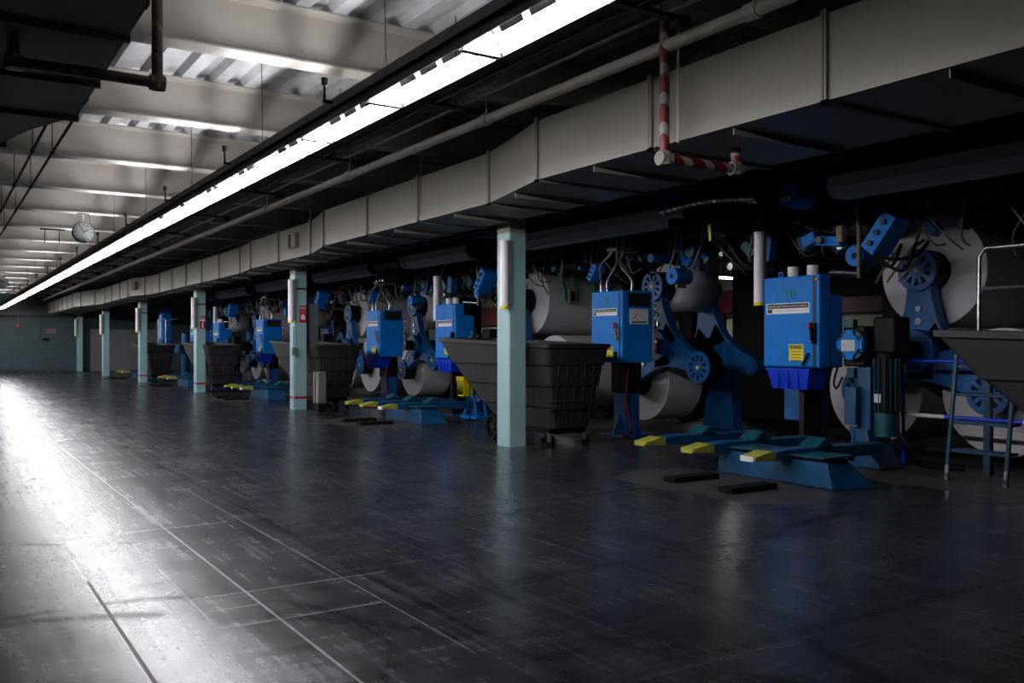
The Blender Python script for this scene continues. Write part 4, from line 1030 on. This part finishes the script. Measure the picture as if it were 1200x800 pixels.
# ---- black tubs
def rrect(x0, x1, y0, y1, z, r=.06, n=5, zf=None):
    P = []
    for (cx, cy, a0) in ((x1-r, y0+r, -PI/2), (x1-r, y1-r, 0), (x0+r, y1-r, PI/2), (x0+r, y0+r, PI)):
        for i in range(n):
            a = a0+PI/2*i/(n-1); x = cx+r*math.cos(a); y = cy+r*math.sin(a)
            P.append((x, y, z if zf is None else zf(y)))
    return P
def tub(x0, y0, label, ln=2.42, w=.76):
    t = thing('tilt_truck', (x0+w/2, y0+.9, 0), label, 'tilt truck', 'black plastic tilt trucks by the columns')
    zt = lambda y: 1.17+.085*(max(0, (y-y0)/ln))**1.6
    def lev(f, grow=0.0):      # f 0 bottom .. 1 top
        z = .20+.97*f
        xa = x0+.11*(1-f)-grow; xb = x0+w-.11*(1-f)+grow; ya = y0+.08*(1-f)-grow; yb = y0+1.25+1.17*f**.92+grow
        return xa, xb, ya, yb, z
    rings = []
    steps = 4; g = 0
    for s in range(steps):
        f0, f1 = s/steps, (s+1)/steps
        for f, gg in ((f0+.004, s*.022), (f1-.012, s*.022+.004)):
            xa, xb, ya, yb, z = lev(f, gg)
            if s == steps-1 and f > .9: rings.append(rrect(xa, xb, ya, yb, z, .07, zf=lambda y: zt(y)-.05))
            else: rings.append(rrect(xa, xb, ya, yb, z, .07))
    xa, xb, ya, yb, z = lev(1, .07)
    for (gg, dz) in ((.072, -.048), (.095, -.045), (.097, 0), (.06, .004), (.02, 0)):
        xa, xb, ya, yb, z = lev(1, gg); rings.append(rrect(xa, xb, ya, yb, 1, .08, zf=lambda y, d=dz: zt(y)+d))
    inner = [(.98, -.01), (.5, -.02), (.03, -.04)]
    for f, gg in inner:
        xa, xb, ya, yb, z = lev(f, gg); rings.append(rrect(xa, xb, ya, yb, z+.02, .06))
    body = MB().loft(rings).build('tub_body', 'tub', t, ang=28)
    # raised ribs on the near end and sides
    mb = MB()
    for i in range(5):
        xx = x0+.13+i*(w-.26)/4
        mb.obox((xx, y0+.014, .70), (.035, .035, .80), Matrix.Rotation(.15, 3, 'X'))
    for z in (.42, .50): mb.box(x0+.04, x0+w-.04, y0+.018, y0+.08, z, z+.014)
    mb.build('end_rib', 'tub', t, bevel=.006)
    # base frame, wheels, casters
    MB().box(x0+.12, x0+w-.12, y0+.15, y0+1.35, .13, .21).build('base_frame', 'black', t)
    yw = y0+1.14
    MB().cyl((x0-.04, yw, .16), (x0+w+.04, yw, .16), .018, seg=10).build('axle', 'steel', t)
    for xw in (x0-.03, x0+w+.03):
        wv = MB().ring(0, yw, .16, xw-.025, xw+.025, .115, .16, 28).build('wheel', 'rubber', t, bevel=.005)
        mb = MB().ring(0, yw, .16, xw-.018, xw+.018, .015, .045, 16)
        for k in range(6):
            a = k*PI/3; mb.obox((xw, yw+math.cos(a)*.08, .16+math.sin(a)*.08), (.02, .02, .09), Matrix.Rotation(a-PI/2, 3, 'X'))
        mb.build('spokes', 'soot', wv)
    for xw in (x0+.13, x0+w-.13):
        c = MB().cyl((xw-.02, y0+.14, .055), (xw+.02, y0+.14, .055), .055, seg=18).build('caster', 'rubber', t)
        mb = MB().box(xw-.03, xw-.022, y0+.10, y0+.17, .05, .14); mb.box(xw+.022, xw+.03, y0+.10, y0+.17, .05, .14); mb.box(xw-.035, xw+.035, y0+.09, y0+.19, .13, .14); mb.build('fork', 'steel', c)
    return t
tb = tub(5.86, 8.40, 'big charcoal plastic tilt truck with raised nose, just behind the nearest column')
dup(tb, (0, 7.27, 0), 'big charcoal tilt truck seen end-on, right of the second column')
dup(tb, (-.1, 14.45, 0), 'big charcoal tilt truck seen end-on, right of the third column')
dup(tb, (.0, 22.4, 0), 'big charcoal tilt truck in the dark between the fourth and fifth columns')
dup(tb, (0, -7.20, 0), 'dark tilt truck cut off by the right edge, in front of the ladder')
t = thing('steel_screen', (6.2, 16.35, 0), 'tall grey steel panel right behind the second column', 'panel')
MB().box(6.02, 6.24, 16.62, 16.68, .7, 1.95).build('sheet', 'grey', t, bevel=.004); MB().box(6.0, 6.03, 16.60, 16.70, .0, 2.9).build('upright', 'black', t)
t = thing('fibre_box', (5.72, 15.2, 0), 'pale fibre box on edge, strapped beside the second tilt truck', 'box')
MB().box(5.64, 5.80, 15.05, 15.30, .14, .70).build('carton', 'card', t, bevel=.02); MB().box(5.635, 5.805, 15.16, 15.19, .135, .705).build('strap', 'black', t); MB().box(5.66, 5.78, 15.08, 15.27, 0, .14).build('block', 'black', t)

# ---- ladder with platform and rails at the right
t = thing('platform_ladder', (7.4, 4.3, 0), 'narrow blue platform ladder with silver rails at the right edge', 'ladder')
mb = MB()
for y in (4.56, 4.05): mb.tube([(7.34, y, .02), (7.50, y, 1.12)], .020, 8)
mb.build('stringer', 'ladder', t)
mb = MB()
for y in (4.56, 4.05): mb.tube([(7.34, y, .0), (7.357, y, .13)], .022, 8)
mb.build('foot', 'steel', t)
for i in range(4): MB().box(7.37+i*.035, 7.55+i*.035, 4.06, 4.55, .24+i*.24, .265+i*.24).build('tread', 'ladder', t, bevel=.004)
MB().box(7.5, 8.0, 1.0, 4.6, 1.10, 1.14).build('platform', 'black', t)
for y in (4.33,):
    MB().tube([(7.44, y, 1.12), (7.44, y, 1.90), (7.44, y-.06, 1.965), (7.44, 1.2, 1.965)], .018, 10).build('handrail', 'steel', t)
MB().tube([(7.44, 4.33, 1.63), (7.44, 1.2, 1.63)], .015, 8).build('mid_rail', 'steel', t)
for y in (1.1, 2.7): MB().box(7.9, 7.96, y, y+.06, 0, 1.1).build('leg', 'ladder', t)
for y in (4.5,): MB().box(7.9, 7.96, y, y+.06, 0, 1.1).build('leg', 'ladder', t)
# low blue and white guard rail
t = thing('guard_rail', (7.8, 4.8, 0), 'low blue and white pipe guard rail behind the ladder', 'rail')
MB().tube([(7.80, 5.28, 0), (7.80, 5.28, 1.01), (7.80, 3.2, 1.01)], .018, 10).build('top_rail', 'deep', t)
MB().tube([(7.80, 5.26, .50), (7.80, 3.2, .50)], .018, 10).build('lower_rail', 'deep', t)
for a, b_, z in ((5.26, 4.86, .50), (4.15, 3.9, .5), (5.3, 5.24, 1.01), (4.2, 4.05, 1.01)): MB().cyl((7.80, a, z), (7.80, b_, z), .0195, seg=10).build('white_sleeve', 'fab_white', t)
MB().cyl((7.80, 5.28, .9), (7.80, 5.28, .98), .024, seg=10).build('white_sleeve', 'fab_white', t); MB().cyl((7.80, 5.28, .48), (7.80, 5.28, .60), .024, seg=10).build('white_sleeve', 'fab_white', t)
MB().box(7.78, 7.82, 3.18, 3.22, 0, 1.0).build('post', 'deep', t)

# ---- yellow basket and blue chock behind the first tub nose
t = thing('wire_basket', (7.0, 12.3, 0), 'yellow plastic basket hung on a thin stand left of the tub nose', 'basket')
x, y, z = 7.0, 12.3, .37
R = lambda k, zz: [(x-.10*k, y-.11*k, zz), (x+.10*k, y-.11*k, zz), (x+.10*k, y+.11*k, zz), (x-.10*k, y+.11*k, zz)]
MB().loft([R(.8, z), R(1, z+.30), R(.95, z+.30), R(.75, z+.012)]).build('basket_body', 'yellow2', t, smooth=False)
mb = MB()
for i in range(5): mb.box(x-.103, x-.08, y-.08+i*.04-.003, y-.08+i*.04+.003, z+.02, z+.29)
for i in range(3): mb.box(x-.101, x-.08, y-.1, y+.1, z+.06+i*.08, z+.064+i*.08)
mb.build('mesh_grid', 'ink', t, smooth=False)
MB().cyl((x, y-.15, 0), (x, y-.15, .95), .008, seg=6).build('stand', 'black', t); MB().box(x-.1, x+.1, y-.29, y-.09, 0, .012).build('foot', 'black', t)
MB().box(x-.01, x+.01, y-.2, y-.12, z+.2, z+.215).build('hook', 'black', t)
t = thing('steel_chock', (7.3, 12.5, 0), 'small blue triangular steel stand behind the wheel of the nearest tub', 'stand')
mb = MB().box(7.15, 7.40, 12.22, 12.72, 0, .05)
for xx in (7.19, 7.36): mb.prism([(12.24, .05), (12.30, .05), (12.38, .36), (12.35, .40)], xx-.015, xx+.015, 'x'); mb.prism([(12.64, .05), (12.70, .05), (12.37, .42), (12.34, .38)], xx-.015, xx+.015, 'x')
mb.build('stand_body', 'blue', t, bevel=.004)

# ---- far press tower with stair, between the fourth and fifth columns
t = thing('press_tower', (7.5, 36.2, 0), 'tall blue press tower seen between third and fourth columns', 'press tower')
MB().box(7.3, 7.62, 35.7, 36.3, 0, 2.55).build('upright', 'blue', t, bevel=.02); MB().box(7.28, 7.32, 35.9, 36.1, 1.45, 2.3).build('window_strip', 'fab_white', t)
MB().box(7.25, 7.5, 35.6, 36.4, 1.3, 1.36).build('shelf', 'blue2', t); MB().cyl((7.9, 34.6, 0), (7.9, 34.6, 1.6), .16, seg=16).build('cylinder', 'blue2', t)
MB().box(7.6, 8.6, 34.2, 36.4, .9, 1.2).build('cross_beam', 'blue2', t); MB().box(8.2, 8.5, 33.2, 33.8, 0, 2.4).build('upright', 'blue2', t)
t = thing('stair', (7.0, 35.5, 0), 'steep stair with silver handrails beside the tall blue tower', 'stair')
MB().tube([(6.9, 36.2, .9), (6.9, 34.4, 2.1), (6.9, 33.2, 2.1)], .02, 8).build('handrail', 'steel', t); MB().tube([(7.3, 36.2, .9), (7.3, 34.4, 2.1), (7.3, 33.2, 2.1)], .02, 8).build('handrail', 'steel', t)
MB().tube([(6.9, 36.2, 0), (6.9, 34.4, 1.2)], .03, 8).build('stringer', 'blue2', t); MB().tube([(7.3, 36.2, 0), (7.3, 34.4, 1.2)], .03, 8).build('stringer', 'blue2', t)
for i in range(5): MB().box(6.9, 7.3, 35.9-i*.36-.1, 35.9-i*.36+.1, .19+i*.24, .21+i*.24).build('tread', 'grey', t)
MB().box(6.88, 7.6, 33.0, 34.4, 1.18, 1.22).build('platform', 'grey', t); MB().cyl((6.9, 33.2, 0), (6.9, 33.2, 2.1), .02, seg=8).build('post', 'steel', t); MB().cyl((6.9, 34.4, 0), (6.9, 34.4, 2.1), .02, seg=8).build('post', 'steel', t)

# ---- lit fixtures of the aisle behind the presses
def back_light(x, y, label):
    t = thing('strip_light', (x, y, 2.45), label, 'light fixture', 'light fixtures behind the presses')
    MB().prism([(y-.09, 2.50), (y+.09, 2.50), (y+.15, 2.44), (y-.15, 2.44)], x-.6, x+.6, 'x').build('hood', 'white', t)
    MB().box(x-.55, x+.55, y-.12, y+.12, 2.425, 2.438).build('lamp_panel', 'tube_far', t)
    MB().cyl((x, y, 2.5), (x, y, 2.98), .01, seg=6).build('rod', 'black', t)
    return t
bl = back_light(12.6, 12.3, 'bright fixture in the back aisle seen past the cabinet marked 10')
for k, (yy, l) in enumerate(((22.1, 'bright fixture in the back aisle seen above the cabinet marked 8'), (30.5, 'bright fixture in the back aisle behind the second column'), (39.5, 'farthest bright fixture in the back aisle'))): dup(bl, (0, yy-12.3, 0), l)
t = thing('steel_rack', (13.2, 13, 0), 'black steel frame with vertical bars in the back aisle', 'frame')
mb = MB()
for i in range(6): mb.box(12.4, 12.46, 11.4+i*.34, 11.44+i*.34, 0, 1.75)
for z in (.7, 1.25, 1.72): mb.box(12.4, 12.46, 11.3, 13.3, z, z+.04)
mb.build('bars', 'black', t)

# ------------------------------------------------------------------ world, camera, view
w = bpy.data.worlds.new('world'); sc.world = w; w.use_nodes = True
w.node_tree.nodes['Background'].inputs[0].default_value = (.02, .022, .03, 1); w.node_tree.nodes['Background'].inputs[1].default_value = 1
cam = bpy.data.cameras.new('camera'); co = bpy.data.objects.new('camera', cam); COL.objects.link(co)
co.location = (0, 0, 1.15); co.rotation_euler = (PI/2, 0, -math.radians(32.6))
cam.sensor_width = 36; cam.lens = 1065/1200*36; cam.shift_y = 5/1200; cam.clip_end = 200
sc.camera = co
sc.view_settings.view_transform = 'Standard'; sc.view_settings.look = 'None'; sc.view_settings.gamma = 1
sc.view_settings.use_curve_mapping = False; sc.view_settings.exposure = 0.0
